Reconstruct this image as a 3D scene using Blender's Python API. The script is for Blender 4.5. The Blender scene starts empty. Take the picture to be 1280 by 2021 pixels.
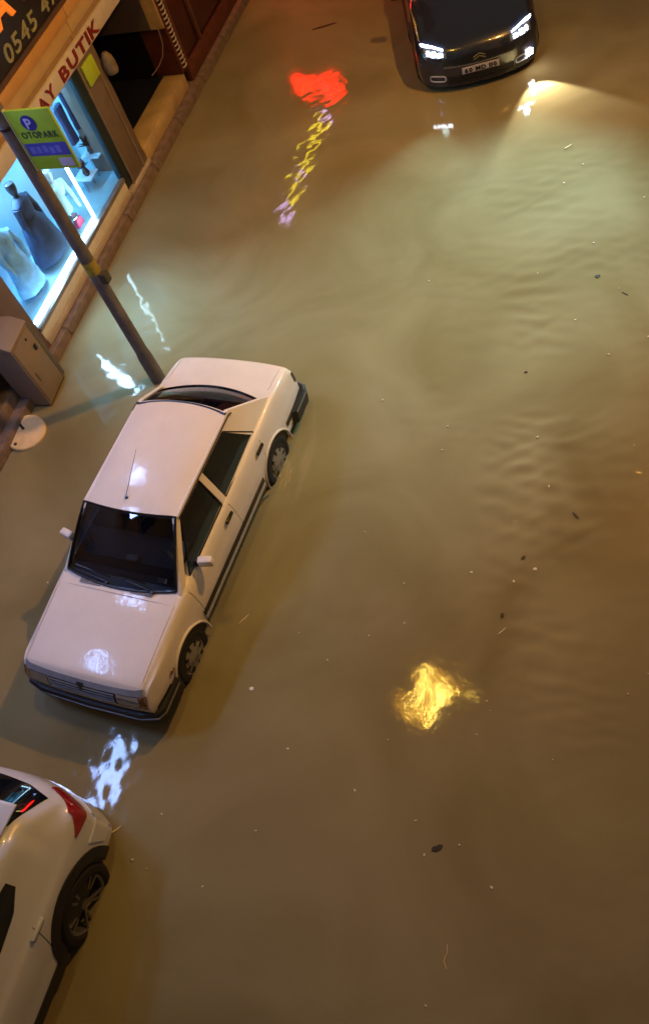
import bpy, bmesh, math, random
import numpy as np
from mathutils import Vector, Matrix
from mathutils.bvhtree import BVHTree

R = math.radians
PI = math.pi
SC = bpy.context.scene
COL = SC.collection
random.seed(7)

# ------------------------------------------------------------------ camera
CAMH = 8.0798
def make_camera():
    cam = bpy.data.cameras.new('camera'); o = bpy.data.objects.new('camera', cam); COL.objects.link(o)
    f = Vector((-0.34290115, 0.48178467, -0.80641325))
    r = Vector((0.93534249, 0.25453627, -0.24565363))
    u = Vector((-0.08690927, 0.8385075, 0.53791445))
    m = Matrix((r, u, -f)).transposed().to_4x4(); m.translation = (0, 0, CAMH)
    o.matrix_world = m
    cam.sensor_fit = 'VERTICAL'; cam.sensor_height = 24.0; cam.lens = 1749.594/2021*24.0
    cam.clip_start = 0.05; cam.clip_end = 400
    SC.camera = o
make_camera()

# ------------------------------------------------------------------ world: dim, cloudy night sky lit by the town
W = bpy.data.worlds.new('World'); SC.world = W; W.use_nodes = True
bg = W.node_tree.nodes['Background']
bg.inputs[0].default_value = (0.40, 0.36, 0.37, 1); bg.inputs[1].default_value = 0.195
SC.view_settings.view_transform = 'Standard'; SC.view_settings.look = 'None'
SC.view_settings.exposure = 0.12; SC.view_settings.gamma = 1.0; SC.view_settings.use_curve_mapping = False
SC.render.engine = 'CYCLES'
try:
    SC.cycles.use_denoising = True
    SC.cycles.max_bounces = 6; SC.cycles.caustics_reflective = False; SC.cycles.caustics_refractive = False
    SC.cycles.sample_clamp_indirect = 4.0
except Exception: pass

# strengths of the lamps (each lamp is built with its own fixture further down)
P_SODIUM = 410.0
P_FLOOD = 34.0
P_HEAD = 130.0
P_ADDED_WASH = 3600.0
P_FOG = 210.0
SODIUM = (1.0, 0.47, 0.10)
COOL = (0.34, 0.52, 1.0)

# ------------------------------------------------------------------ helpers
def tag(o, label=None, cat=None, group=None, kind=None):
    if label: o['label'] = label
    if cat: o['category'] = cat
    if group: o['group'] = group
    if kind: o['kind'] = kind
    return o
def empty(name, loc=(0, 0, 0), rz=0.0, label=None, cat=None, group=None):
    o = bpy.data.objects.new(name, None); COL.objects.link(o); o.location = loc; o.rotation_euler = (0, 0, rz)
    o.empty_display_size = 0.2
    return tag(o, label, cat, group)
def mesh_from(name, verts, faces, mat, parent=None, smooth=35, bevel=0.0, loc=None):
    me = bpy.data.meshes.new(name); me.from_pydata([tuple(v) for v in verts], [], faces); me.update()
    bm = bmesh.new(); bm.from_mesh(me)
    bmesh.ops.recalc_face_normals(bm, faces=bm.faces)
    if bevel > 0:
        es = [e for e in bm.edges if len(e.link_faces) == 2 and e.calc_face_angle(0) > 0.5]
        bmesh.ops.bevel(bm, geom=es, offset=bevel, segments=2, profile=0.5, affect='EDGES', clamp_overlap=True)
    if smooth:
        for f in bm.faces: f.smooth = True
        for e in bm.edges:
            e.smooth = not (len(e.link_faces) == 2 and e.calc_face_angle(0) > R(smooth))
    bm.to_mesh(me); bm.free()
    if mat: me.materials.append(mat)
    o = bpy.data.objects.new(name, me); COL.objects.link(o)
    if parent: o.parent = parent
    if loc: o.location = loc
    return o
class MB:
    def __init__(s): s.v = []; s.f = []
    def add(s, v, f):
        b = len(s.v); s.v += [tuple(p) for p in v]; s.f += [tuple(i+b for i in q) for q in f]; return s
    def box(s, x0, x1, y0, y1, z0, z1):
        v = [(x, y, z) for x in (x0, x1) for y in (y0, y1) for z in (z0, z1)]
        return s.add(v, [(0,1,3,2),(4,6,7,5),(0,4,5,1),(2,3,7,6),(0,2,6,4),(1,5,7,3)])
    def obox(s, c, dx, dy, dz, M=None):
        v = []
        for x in (-dx/2, dx/2):
            for y in (-dy/2, dy/2):
                for z in (-dz/2, dz/2):
                    p = Vector((x, y, z))
                    if M: p = M @ p
                    v.append(p + Vector(c))
        return s.add(v, [(0,1,3,2),(4,6,7,5),(0,4,5,1),(2,3,7,6),(0,2,6,4),(1,5,7,3)])
    def bar(s, a, b, w, h, up=(0, 0, 1)):
        a, b = Vector(a), Vector(b); d = (b-a).normalized(); u = Vector(up); sd = d.cross(u)
        if sd.length < 1e-4: sd = d.cross(Vector((1, 0, 0)))
        sd.normalize(); u = sd.cross(d)
        v = []
        for p in (a, b):
            for i, j in ((-1,-1),(1,-1),(1,1),(-1,1)): v.append(p + sd*(i*w/2) + u*(j*h/2))
        return s.add(v, [(0,1,2,3),(7,6,5,4),(0,4,5,1),(1,5,6,2),(2,6,7,3),(3,7,4,0)])
    def cyl(s, a, b, r0, r1=None, n=20, caps=True):
        return s.tube([a, b], [r0, r0 if r1 is None else r1], n, caps)
    def tube(s, pts, r, n=12, caps=True):
        pts = [Vector(p) for p in pts]
        if not hasattr(r, '__len__'): r = [r]*len(pts)
        b = len(s.v); ref = None
        for i, p in enumerate(pts):
            d = (pts[min(i+1, len(pts)-1)] - pts[max(i-1, 0)]).normalized()
            if ref is None:
                ref = d.cross(Vector((0, 0, 1)))
                if ref.length < 1e-3: ref = d.cross(Vector((1, 0, 0)))
                ref.normalize()
            else: ref = (ref - d*ref.dot(d)).normalized()
            w = d.cross(ref)
            for k in range(n):
                a = 2*PI*k/n; q = p + (ref*math.cos(a) + w*math.sin(a))*r[i]; s.v.append(tuple(q))
        for i in range(len(pts)-1):
            for k in range(n):
                s.f.append((b+i*n+k, b+i*n+(k+1) % n, b+(i+1)*n+(k+1) % n, b+(i+1)*n+k))
        if caps:
            s.f.append(tuple(b+k for k in range(n))[::-1]); s.f.append(tuple(b+(len(pts)-1)*n+k for k in range(n)))
        return s
    def lathe(s, prof, c=(0, 0, 0), axis='Z', n=32, a0=0, a1=2*PI):
        # prof: list of (radius, height)
        b = len(s.v); full = abs(a1-a0-2*PI) < 1e-6; m = n if full else n+1
        for (r, h) in prof:
            for k in range(m):
                a = a0+(a1-a0)*k/n; x, y = r*math.cos(a), r*math.sin(a)
                p = (x, y, h) if axis == 'Z' else ((x, h, y) if axis == 'Y' else (h, x, y))
                s.v.append((p[0]+c[0], p[1]+c[1], p[2]+c[2]))
        for i in range(len(prof)-1):
            for k in range(n):
                k2 = (k+1) % m
                s.f.append((b+i*m+k, b+i*m+k2, b+(i+1)*m+k2, b+(i+1)*m+k))
        return s
    def prism(s, poly, axis, a0, a1):
        # poly 2-D points, extruded along axis
        def P(q, h):
            return (h, q[0], q[1]) if axis == 'X' else ((q[0], h, q[1]) if axis == 'Y' else (q[0], q[1], h))
        n = len(poly); v = [P(q, a0) for q in poly] + [P(q, a1) for q in poly]
        f = [tuple(range(n))[::-1], tuple(range(n, 2*n))] + [(i, (i+1) % n, n+(i+1) % n, n+i) for i in range(n)]
        return s.add(v, f)
    def build(s, name, mat, parent=None, smooth=35, bevel=0.0, loc=None):
        return mesh_from(name, s.v, s.f, mat, parent, smooth, bevel, loc)

# ------------------------------------------------------------------ materials
MATS = {}
def N(nt, t, **kw):
    n = nt.nodes.new(t)
    for k, v in kw.items(): setattr(n, k, v)
    return n
def mat(name, col, rough=0.5, metal=0.0, coat=0.0, var=0.12, vscale=6.0, bump=0.0, bscale=60.0, spec=0.5, dirt=None, ior=None):
    if name in MATS: return MATS[name]
    m = bpy.data.materials.new(name); m.use_nodes = True; nt = m.node_tree; b = nt.nodes['Principled BSDF']
    b.inputs['Roughness'].default_value = rough; b.inputs['Metallic'].default_value = metal
    b.inputs['Coat Weight'].default_value = coat; b.inputs['Coat Roughness'].default_value = 0.06 if coat != .5 else .10
    b.inputs['Specular IOR Level'].default_value = spec
    if ior: b.inputs['IOR'].default_value = ior
    tc = N(nt, 'ShaderNodeTexCoord'); nz = N(nt, 'ShaderNodeTexNoise'); nz.inputs['Scale'].default_value = vscale
    nz.inputs['Detail'].default_value = 6; nt.links.new(tc.outputs['Object'], nz.inputs['Vector'])
    rp = N(nt, 'ShaderNodeValToRGB'); e = rp.color_ramp.elements
    c = Vector(col); lo = c*(1-var); hi = c*(1+var)
    if dirt: lo = Vector(dirt)
    e[0].position = 0.3; e[1].position = 0.7 if not dirt else 0.5
    e[0].color = (*[min(1, x) for x in lo], 1); e[1].color = (*[min(1, x) for x in hi], 1)
    nt.links.new(nz.outputs['Fac'], rp.inputs[0]); nt.links.new(rp.outputs[0], b.inputs['Base Color'])
    mr = N(nt, 'ShaderNodeMapRange'); mr.inputs[3].default_value = max(0.02, rough*0.8); mr.inputs[4].default_value = min(1, rough*1.25)
    nt.links.new(nz.outputs['Fac'], mr.inputs[0]); nt.links.new(mr.outputs[0], b.inputs['Roughness'])
    if bump:
        n2 = N(nt, 'ShaderNodeTexNoise'); n2.inputs['Scale'].default_value = bscale; n2.inputs['Detail'].default_value = 4
        nt.links.new(tc.outputs['Object'], n2.inputs['Vector'])
        bp = N(nt, 'ShaderNodeBump'); bp.inputs['Strength'].default_value = bump; bp.inputs['Distance'].default_value = 0.01
        nt.links.new(n2.outputs['Fac'], bp.inputs['Height']); nt.links.new(bp.outputs[0], b.inputs['Normal'])
    MATS[name] = m; return m
def emis(name, col, st, base=(0.8, 0.8, 0.8)):
    if name in MATS: return MATS[name]
    m = bpy.data.materials.new(name); m.use_nodes = True; b = m.node_tree.nodes['Principled BSDF']
    b.inputs['Base Color'].default_value = (*base, 1); b.inputs['Emission Color'].default_value = (*col, 1)
    b.inputs['Emission Strength'].default_value = st; b.inputs['Roughness'].default_value = 0.3
    MATS[name] = m; return m
def glass(name, tint=(0.25, 0.28, 0.3), rough=0.02, ior=1.5):
    if name in MATS: return MATS[name]
    m = bpy.data.materials.new(name); m.use_nodes = True; nt = m.node_tree
    nt.nodes.remove(nt.nodes['Principled BSDF']); out = nt.nodes['Material Output']
    t = N(nt, 'ShaderNodeBsdfTransparent'); t.inputs[0].default_value = (*tint, 1)
    g = N(nt, 'ShaderNodeBsdfGlossy'); g.inputs['Roughness'].default_value = rough
    lw = N(nt, 'ShaderNodeLayerWeight'); lw.inputs[0].default_value = 0.5
    pw = N(nt, 'ShaderNodeMath', operation='POWER'); pw.inputs[1].default_value = 5; nt.links.new(lw.outputs['Facing'], pw.inputs[0])
    r0 = ((ior-1)/(ior+1))**2*1.6
    fr = N(nt, 'ShaderNodeMath', operation='MULTIPLY_ADD'); fr.inputs[1].default_value = 1-r0; fr.inputs[2].default_value = r0; nt.links.new(pw.outputs[0], fr.inputs[0])
    mx = N(nt, 'ShaderNodeMixShader'); nt.links.new(fr.outputs[0], mx.inputs[0]); nt.links.new(t.outputs[0], mx.inputs[1]); nt.links.new(g.outputs[0], mx.inputs[2])
    nt.links.new(mx.outputs[0], out.inputs[0]); MATS[name] = m; return m

def wet_paint(name, col, rough=0.28, coat=1.0, bead=0.25, mud=False):
    """car paint wet with rain: clear coat, tiny drops as relief"""
    m = mat(name, col, rough, 0.0, coat, 0.035, 2.5)
    nt = m.node_tree; b = nt.nodes['Principled BSDF']
    tc = N(nt, 'ShaderNodeTexCoord'); vo = N(nt, 'ShaderNodeTexVoronoi'); vo.inputs['Scale'].default_value = 55
    nt.links.new(tc.outputs['Object'], vo.inputs['Vector'])
    mr = N(nt, 'ShaderNodeMapRange'); mr.inputs[1].default_value = 0.0; mr.inputs[2].default_value = 0.28; mr.inputs[3].default_value = 1; mr.inputs[4].default_value = 0
    nt.links.new(vo.outputs['Distance'], mr.inputs[0])
    nz = N(nt, 'ShaderNodeTexNoise'); nz.inputs['Scale'].default_value = 3.0; nt.links.new(tc.outputs['Object'], nz.inputs['Vector'])
    mu = N(nt, 'ShaderNodeMath', operation='MULTIPLY'); nt.links.new(mr.outputs[0], mu.inputs[0]); nt.links.new(nz.outputs['Fac'], mu.inputs[1])
    bp = N(nt, 'ShaderNodeBump'); bp.inputs['Strength'].default_value = bead; bp.inputs['Distance'].default_value = 0.003
    nt.links.new(mu.outputs[0], bp.inputs['Height'])
    wv = N(nt, 'ShaderNodeTexNoise'); wv.inputs['Scale'].default_value = 11; wv.inputs['Detail'].default_value = 3; nt.links.new(tc.outputs['Object'], wv.inputs['Vector'])
    b2 = N(nt, 'ShaderNodeBump'); b2.inputs['Strength'].default_value = bead*.5; b2.inputs['Distance'].default_value = 0.012
    nt.links.new(wv.outputs['Fac'], b2.inputs['Height']); nt.links.new(bp.outputs[0], b2.inputs['Normal']); nt.links.new(b2.outputs[0], b.inputs['Coat Normal'])
    if mud:                                              # dried mud thrown up along the lower flanks, faint grime patches above
        src = b.inputs['Base Color'].links[0].from_socket
        sx = N(nt, 'ShaderNodeSeparateXYZ'); nt.links.new(tc.outputs['Object'], sx.inputs[0])
        lo = N(nt, 'ShaderNodeMapRange'); lo.inputs[1].default_value = .30; lo.inputs[2].default_value = .66; lo.inputs[3].default_value = 1; lo.inputs[4].default_value = .06
        nt.links.new(sx.outputs[2], lo.inputs[0])
        gn = N(nt, 'ShaderNodeTexNoise'); gn.inputs['Scale'].default_value = 7; gn.inputs['Detail'].default_value = 9; gn.inputs['Roughness'].default_value = .7; nt.links.new(tc.outputs['Object'], gn.inputs['Vector'])
        gr = N(nt, 'ShaderNodeMapRange'); gr.inputs[1].default_value = .38; gr.inputs[2].default_value = .68; nt.links.new(gn.outputs['Fac'], gr.inputs[0])
        mm = N(nt, 'ShaderNodeMath', operation='MULTIPLY'); nt.links.new(lo.outputs[0], mm.inputs[0]); nt.links.new(gr.outputs[0], mm.inputs[1])
        mx = N(nt, 'ShaderNodeMix', data_type='RGBA'); nt.links.new(mm.outputs[0], mx.inputs['Factor']); nt.links.new(src, mx.inputs['A']); mx.inputs['B'].default_value = (.30, .23, .16, 1)
        nt.links.new(mx.outputs['Result'], b.inputs['Base Color'])
    return m

M_white = wet_paint('white_car_paint', (0.80, 0.765, 0.755), 0.5, 0.5, 0.42, mud=True)
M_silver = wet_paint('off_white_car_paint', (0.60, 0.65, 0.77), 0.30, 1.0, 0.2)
M_navy = wet_paint('dark_blue_car_paint', (0.012, 0.017, 0.035), 0.25, 1.0, 0.2)
M_black = mat('black_plastic', (0.012, 0.012, 0.014), 0.45, bump=0.2, bscale=200)
M_trimblack = mat('black_trim', (0.01, 0.01, 0.012), 0.25)
M_rubber = mat('tyre_rubber', (0.012, 0.012, 0.012), 0.75, bump=0.5, bscale=120)
M_steel = mat('hubcap_silver', (0.26, 0.25, 0.25), 0.4, metal=0.5, var=0.3, vscale=14, dirt=(0.06, 0.05, 0.045))
M_alloy = mat('alloy_grey', (0.22, 0.22, 0.25), 0.3, metal=0.7)
M_dkglass = mat('tinted_glass', (0.004, 0.007, 0.012), 0.04, spec=0.9)
M_wsglass = glass('windscreen_glass', (0.42, 0.50, 0.58))
M_interior = mat('dark_interior', (0.02, 0.03, 0.05), 0.7)
M_dash = mat('dashboard_grey', (0.20, 0.20, 0.22), 0.7, bump=0.2)
M_lens = mat('lamp_lens', (0.30, 0.32, 0.36), 0.08, coat=1.0, metal=0.5)
M_redlens = mat('red_lamp_lens', (0.28, 0.004, 0.006), 0.08, coat=1.0)
M_amber = mat('amber_lens', (0.16, 0.05, 0.015), 0.15, coat=1.0)
M_chrome = mat('chrome', (0.6, 0.6, 0.6), 0.12, metal=1.0)
M_post = mat('galvanised_post', (0.16, 0.145, 0.15), 0.5, metal=0.3, bump=0.3, bscale=40, var=0.3)
M_terr = mat('street_asphalt', (0.05, 0.048, 0.045), 0.9, bump=0.6)

# ------------------------------------------------------------------ ground, road, flood water
WL = 0.165                                  # flood level above the road
def ground():
    MB().box(-60, 60, -60, 90, -1.2, -0.02).build('ground', M_terr, smooth=None)['kind'] = 'structure'
    tag(MB().box(-5.9, 0.4, -30, 60, -0.018, 0.0).build('road', M_terr, smooth=None), kind='structure')
    mp = mat('wet_pavement', (0.22, 0.18, 0.15), 0.6, bump=0.3)
    tag(MB().box(-7.78, -5.92, -30, 60, -0.018, 0.09).build('pavement', mp, smooth=None, bevel=0.008), kind='structure')
    tag(MB().box(0.42, 1.58, -30, 60, -0.018, 0.09).build('pavement', mp, smooth=None, bevel=0.008), kind='structure')
ground()

def vnoise(x, y, seed):
    rng = np.random.default_rng(seed); g = rng.random((64, 64))
    xi = np.floor(x).astype(int); yi = np.floor(y).astype(int); fx = x-xi; fy = y-yi
    fx = fx*fx*fx*(fx*(fx*6-15)+10); fy = fy*fy*fy*(fy*(fy*6-15)+10)
    a = g[xi % 64, yi % 64]; b = g[(xi+1) % 64, yi % 64]; c = g[xi % 64, (yi+1) % 64]; d = g[(xi+1) % 64, (yi+1) % 64]
    return (a*(1-fx)+b*fx)*(1-fy)+(c*(1-fx)+d*fx)*fy - 0.5
def water():
    def axis(a, b, c, d, step):
        l = [b]; st = step
        while l[-1] > a: st *= 1.25; l.append(l[-1]-st)
        r = [c]; st = step
        while r[-1] < d: st *= 1.25; r.append(r[-1]+st)
        return np.array(l[::-1][:-1] + list(np.arange(b, c, step)) + r)
    xs = axis(-9.0, -8.2, 0.8, 1.55, 0.03); xs = xs[(xs > -9.0) & (xs < 1.58)]
    ys = axis(-30, -1.2, 17.0, 60, 0.03)
    X, Y = np.meshgrid(xs, ys, indexing='ij')
    def waves(d, spread, l0, l1, n, seed):
        """a bundle of sine waves of unit slope, around direction d (radians)"""
        rng = np.random.default_rng(seed); out = 0
        for k in range(n):
            l = l0*(l1/l0)**rng.random(); a = d+rng.uniform(-spread, spread); kk = 2*PI/l
            wx = X+0.25*wob1; wy = Y+0.25*wob2
            out = out + np.sin(kk*(wx*math.cos(a)+wy*math.sin(a))+rng.uniform(0, 2*PI))/kk
        return out*math.sqrt(2.0/n)
    wob1 = vnoise(X*0.9, Y*0.9, 31); wob2 = vnoise(X*0.9+5, Y*0.9+9, 32)
    h = 0.0030*vnoise(X*1.1+0.3*Y, Y*1.0-0.2*X, 1) + 0.0036*waves(0, PI, .12, .6, 18, 3)
    # small cross ripples running down the lane behind the dark car
    cl = np.interp(Y, [-2, 2.5, 4.2, 5.7, 7.1, 10.3, 11.6], [-0.7, -0.5, -0.85, -1.3, -1.5, -1.75, -1.6])
    wdt = np.interp(Y, [0, 4, 7, 11], [0.45, 0.55, 0.55, 0.35])
    env = np.exp(-((X-cl)/wdt)**2) * np.interp(Y, [1.5, 3.6, 5.0, 6.5, 8.0, 10.5, 11.5], [0, .55, 1, .95, .75, .55, 0])
    patch = np.clip(0.55+1.9*vnoise(X*1.4+4, Y*1.2+1, 11), 0.08, 1)
    patch2 = np.clip(0.5+1.9*vnoise(X*1.1+14, Y*1.5+8, 12), 0.0, 1)
    env = np.maximum(env*patch, 0.5*patch2*np.exp(-((X-cl-0.35)/1.25)**2)*np.interp(Y, [3.4, 4.6, 5.4, 10, 11.3], [0, .5, 1, 1, 0]))
    h += 0.235*env*waves(PI/2+0.25, 0.50, .13, .34, 26, 5)
    # ruffled water between the white cars and the shops
    env3 = np.exp(-((X+6.9)/0.7)**2) * np.interp(Y, [0.4, 1.6, 3.6, 4.6], [0, 1, 1, 0])
    h += 0.006*env3*(vnoise(X*7+Y*2, Y*3, 9) + 0.5*vnoise(X*14, Y*8, 10))
    # chop in front of the parked cars where the sign light lies
    env4 = np.exp(-((X+4.8)/0.75)**2-((Y-1.5)/0.75)**2)
    h += env4*(0.018*waves(0, PI, .12, .40, 24, 8) + 0.0016*vnoise(X*11, Y*10, 12) + 0.0008*vnoise(X*23, Y*21, 13))
    env5 = np.exp(-((X+5.4)/0.9)**2-((Y-11.3)/1.9)**2)
    h += 0.0022*env5*(vnoise(X*8, Y*6, 14))
    h += 0.014*env5*waves(0, PI, .10, .26, 14, 19)
    env6 = np.exp(-((X+6.6)/0.8)**2-((Y-7.6)/1.8)**2)
    h += 0.020*env6*waves(0, PI, .10, .30, 18, 9)
    nx, ny = X.shape
    V = np.stack([X, Y, WL+h], -1).reshape(-1, 3)
    i = np.arange(nx-1)[:, None]*ny + np.arange(ny-1)[None]
    F = np.stack([i, i+ny, i+ny+1, i+1], -1).reshape(-1, 4)
    me = bpy.data.meshes.new('flood_water')
    me.vertices.add(len(V)); me.vertices.foreach_set('co', V.ravel())
    me.loops.add(F.size); me.loops.foreach_set('vertex_index', F.ravel())
    me.polygons.add(len(F)); me.polygons.foreach_set('loop_start', np.arange(0, F.size, 4)); me.polygons.foreach_set('loop_total', np.full(len(F), 4))
    me.polygons.foreach_set('use_smooth', np.ones(len(F), bool)); me.update()
    m = bpy.data.materials.new('muddy_water'); m.use_nodes = True; nt = m.node_tree; b = nt.nodes['Principled BSDF']
    b.inputs['Roughness'].default_value = 0.058; b.inputs['IOR'].default_value = 1.333
    tc = N(nt, 'ShaderNodeTexCoord')
    n1 = N(nt, 'ShaderNodeTexNoise'); n1.inputs['Scale'].default_value = 0.55; n1.inputs['Detail'].default_value = 7; n1.inputs['Distortion'].default_value = 1.0
    nt.links.new(tc.outputs['Object'], n1.inputs['Vector'])
    rp = N(nt, 'ShaderNodeValToRGB'); e = rp.color_ramp.elements
    e[0].position = 0.3; e[0].color = (0.205, 0.172, 0.082, 1); e[1].position = 0.72; e[1].color = (0.300, 0.270, 0.155, 1)
    nt.links.new(n1.outputs['Fac'], rp.inputs[0]); nt.links.new(rp.outputs[0], b.inputs['Base Color'])
    n2 = N(nt, 'ShaderNodeTexNoise'); n2.inputs['Scale'].default_value = 16; n2.inputs['Detail'].default_value = 4; n2.inputs['Distortion'].default_value = 0.4
    nt.links.new(tc.outputs['Object'], n2.inputs['Vector'])
    bp = N(nt, 'ShaderNodeBump'); bp.inputs['Strength'].default_value = 0.09; bp.inputs['Distance'].default_value = 0.006
    nt.links.new(n2.outputs['Fac'], bp.inputs['Height']); nt.links.new(bp.outputs[0], b.inputs['Normal'])
    me.materials.append(m)
    o = bpy.data.objects.new('flood_water', me); COL.objects.link(o); o['kind'] = 'structure'
water()

# ------------------------------------------------------------------ text
def text_mesh(ch, size, depth, bold=0.0):
    cu = bpy.data.curves.new('tmp', 'FONT'); cu.body = ch; cu.size = size; cu.extrude = depth/2; cu.offset = bold; cu.resolution_u = 3
    o = bpy.data.objects.new('tmp', cu); COL.objects.link(o)
    dg = bpy.context.evaluated_depsgraph_get(); dg.update()
    me = bpy.data.meshes.new_from_object(o.evaluated_get(dg))
    bpy.data.objects.remove(o); bpy.data.curves.remove(cu)
    return me
def write(txt, origin, right, up, size, depth, mt, parent, name='letter', width=None, bold=0.0, gap=0.12, slant=0.0, space=0.35):
    """each character its own mesh; origin = lower left corner"""
    right, up = Vector(right).normalized(), Vector(up).normalized(); nrm = right.cross(up)
    parts = []; x = 0.0
    for ch in txt:
        if ch == ' ': x += size*space; continue
        me = text_mesh(ch, size, depth, bold)
        if not me.vertices: continue
        mnx = min(v.co.x for v in me.vertices); mxx = max(v.co.x for v in me.vertices)
        parts.append((me, x-mnx)); x += (mxx-mnx)+size*gap
    x -= size*gap; k = (width/x) if width else 1.0
    out = []
    for me, off in parts:
        for v in me.vertices:
            px = (v.co.x+off + slant*v.co.y)*k
            v.co = Vector(origin) + right*px + up*v.co.y + nrm*(v.co.z+depth/2)
        me.materials.clear(); me.materials.append(mt); me.name = name
        o = bpy.data.objects.new(name, me); COL.objects.link(o); o.parent = parent; out.append(o)
    return out

# ------------------------------------------------------------------ car tools
def pchip(xk, yk, x):
    xk = np.asarray(xk, float); yk = np.asarray(yk, float); h = np.diff(xk); d = np.diff(yk, axis=0)/h.reshape(-1, *([1]*(yk.ndim-1)))
    m = np.zeros_like(yk)
    m[0] = d[0]; m[-1] = d[-1]
    a, b = d[:-1], d[1:]; s = (a*b) > 0
    hm = np.where(s, 2*a*b/np.where(s, a+b, 1), 0); m[1:-1] = hm
    i = np.clip(np.searchsorted(xk, x)-1, 0, len(xk)-2); t = (x-xk[i])/h[i]
    sh = (-1,)+(1,)*(yk.ndim-1); t = t.reshape(sh); hh = h[i].reshape(sh)
    return ((1+2*t)*(1-t)**2)*yk[i] + t*(1-t)**2*hh*m[i] + t*t*(3-2*t)*yk[i+1] + t*t*(t-1)*hh*m[i+1]
def loft_body(xk, prof, bow, nx=110, sub=5, bow_pow=3):
    """xk ascending stations, prof[i] = K points (y,z) from underside centre round the left side to top centre; returns verts, faces"""
    P = np.array(prof, float); K = P.shape[1]
    xs = np.unique(np.concatenate([np.linspace(xk[0], xk[-1], nx), xk]))
    G = pchip(xk, P, xs)                                    # nx,K,2
    tt = np.linspace(0, K-1, (K-1)*sub+1)
    H = np.stack([pchip(np.arange(K), g, tt) for g in G])   # nx,T,2
    T = H.shape[1]; ym = P[:, :, 0].max()
    bw = pchip(xk, np.array(bow, float), xs)
    V = []
    for i in range(len(xs)):
        for sgn, rng in ((1, range(T)), (-1, range(T-2, 0, -1))):
            for j in rng:
                y, z = H[i, j]; V.append((xs[i]+bw[i]*(abs(y)/ym)**bow_pow, sgn*y, z))
    n = 2*T-2; F = []
    for i in range(len(xs)-1):
        for k in range(n):
            F.append((i*n+k, i*n+(k+1) % n, (i+1)*n+(k+1) % n, (i+1)*n+k))
    # rounded end caps: rows across the car that follow the same plan curve
    M = 15; cs = np.linspace(1, -1, M)
    for e, base in ((0, 0), (len(xs)-1, (len(xs)-1)*n)):
        rows = []
        for j in range(T):
            l, r = base+j, base+(n-j) % n
            if l == r: rows.append([l]*M); continue
            y, z = H[e, j]; row = [l]
            for c in cs[1:-1]:
                row.append(len(V)); V.append((xs[e]+bw[e]*(abs(y*c)/ym)**bow_pow, y*c, z))
            row.append(r); rows.append(row)
        for j in range(T-1):
            for k in range(M-1):
                q2 = []
                for v_ in (rows[j][k], rows[j][k+1], rows[j+1][k+1], rows[j+1][k]):
                    if v_ not in q2: q2.append(v_)
                if len(q2) > 2: F.append(tuple(q2))
    return V, F
def cut(o, cutters):
    """subtract each closed cutter (a list of MB) from o, all in o's own space, one after the other"""
    tmp = bpy.data.objects.new('tmp_cut', o.data.copy()); COL.objects.link(tmp); tmp.data.materials.clear()
    def outward(me):
        bm = bmesh.new(); bm.from_mesh(me)
        if bm.calc_volume(signed=True) < 0: bmesh.ops.reverse_faces(bm, faces=bm.faces); bm.to_mesh(me)
        bm.free()
    for mb in cutters:
        outward(tmp.data)
        c = mb.build('cutter', None, smooth=None)
        outward(c.data)
        md = tmp.modifiers.new('cut', 'BOOLEAN'); md.object = c; md.operation = 'DIFFERENCE'; md.solver = 'MANIFOLD'
        dg = bpy.context.evaluated_depsgraph_get(); dg.update()
        me = bpy.data.meshes.new_from_object(tmp.evaluated_get(dg)); tmp.modifiers.clear()
        if len(me.vertices) > 0.8*len(tmp.data.vertices): tmp.data = me
        else: print('cut failed', len(me.vertices), len(tmp.data.vertices))
        bpy.data.objects.remove(c)
    outward(tmp.data); me = tmp.data; bpy.data.objects.remove(tmp); mats = list(o.data.materials); o.data = me; me.name = o.name
    me.materials.clear()
    for m_ in mats: me.materials.append(m_)
    bm = bmesh.new(); bm.from_mesh(me)
    for f in bm.faces: f.smooth = True; f.material_index = 0
    for e in bm.edges: e.smooth = not (len(e.link_faces) == 2 and e.calc_face_angle(0) > R(28))
    bm.to_mesh(me); bm.free()
def bvh_of(V, F): return BVHTree.FromPolygons([Vector(v) for v in V], F)
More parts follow.
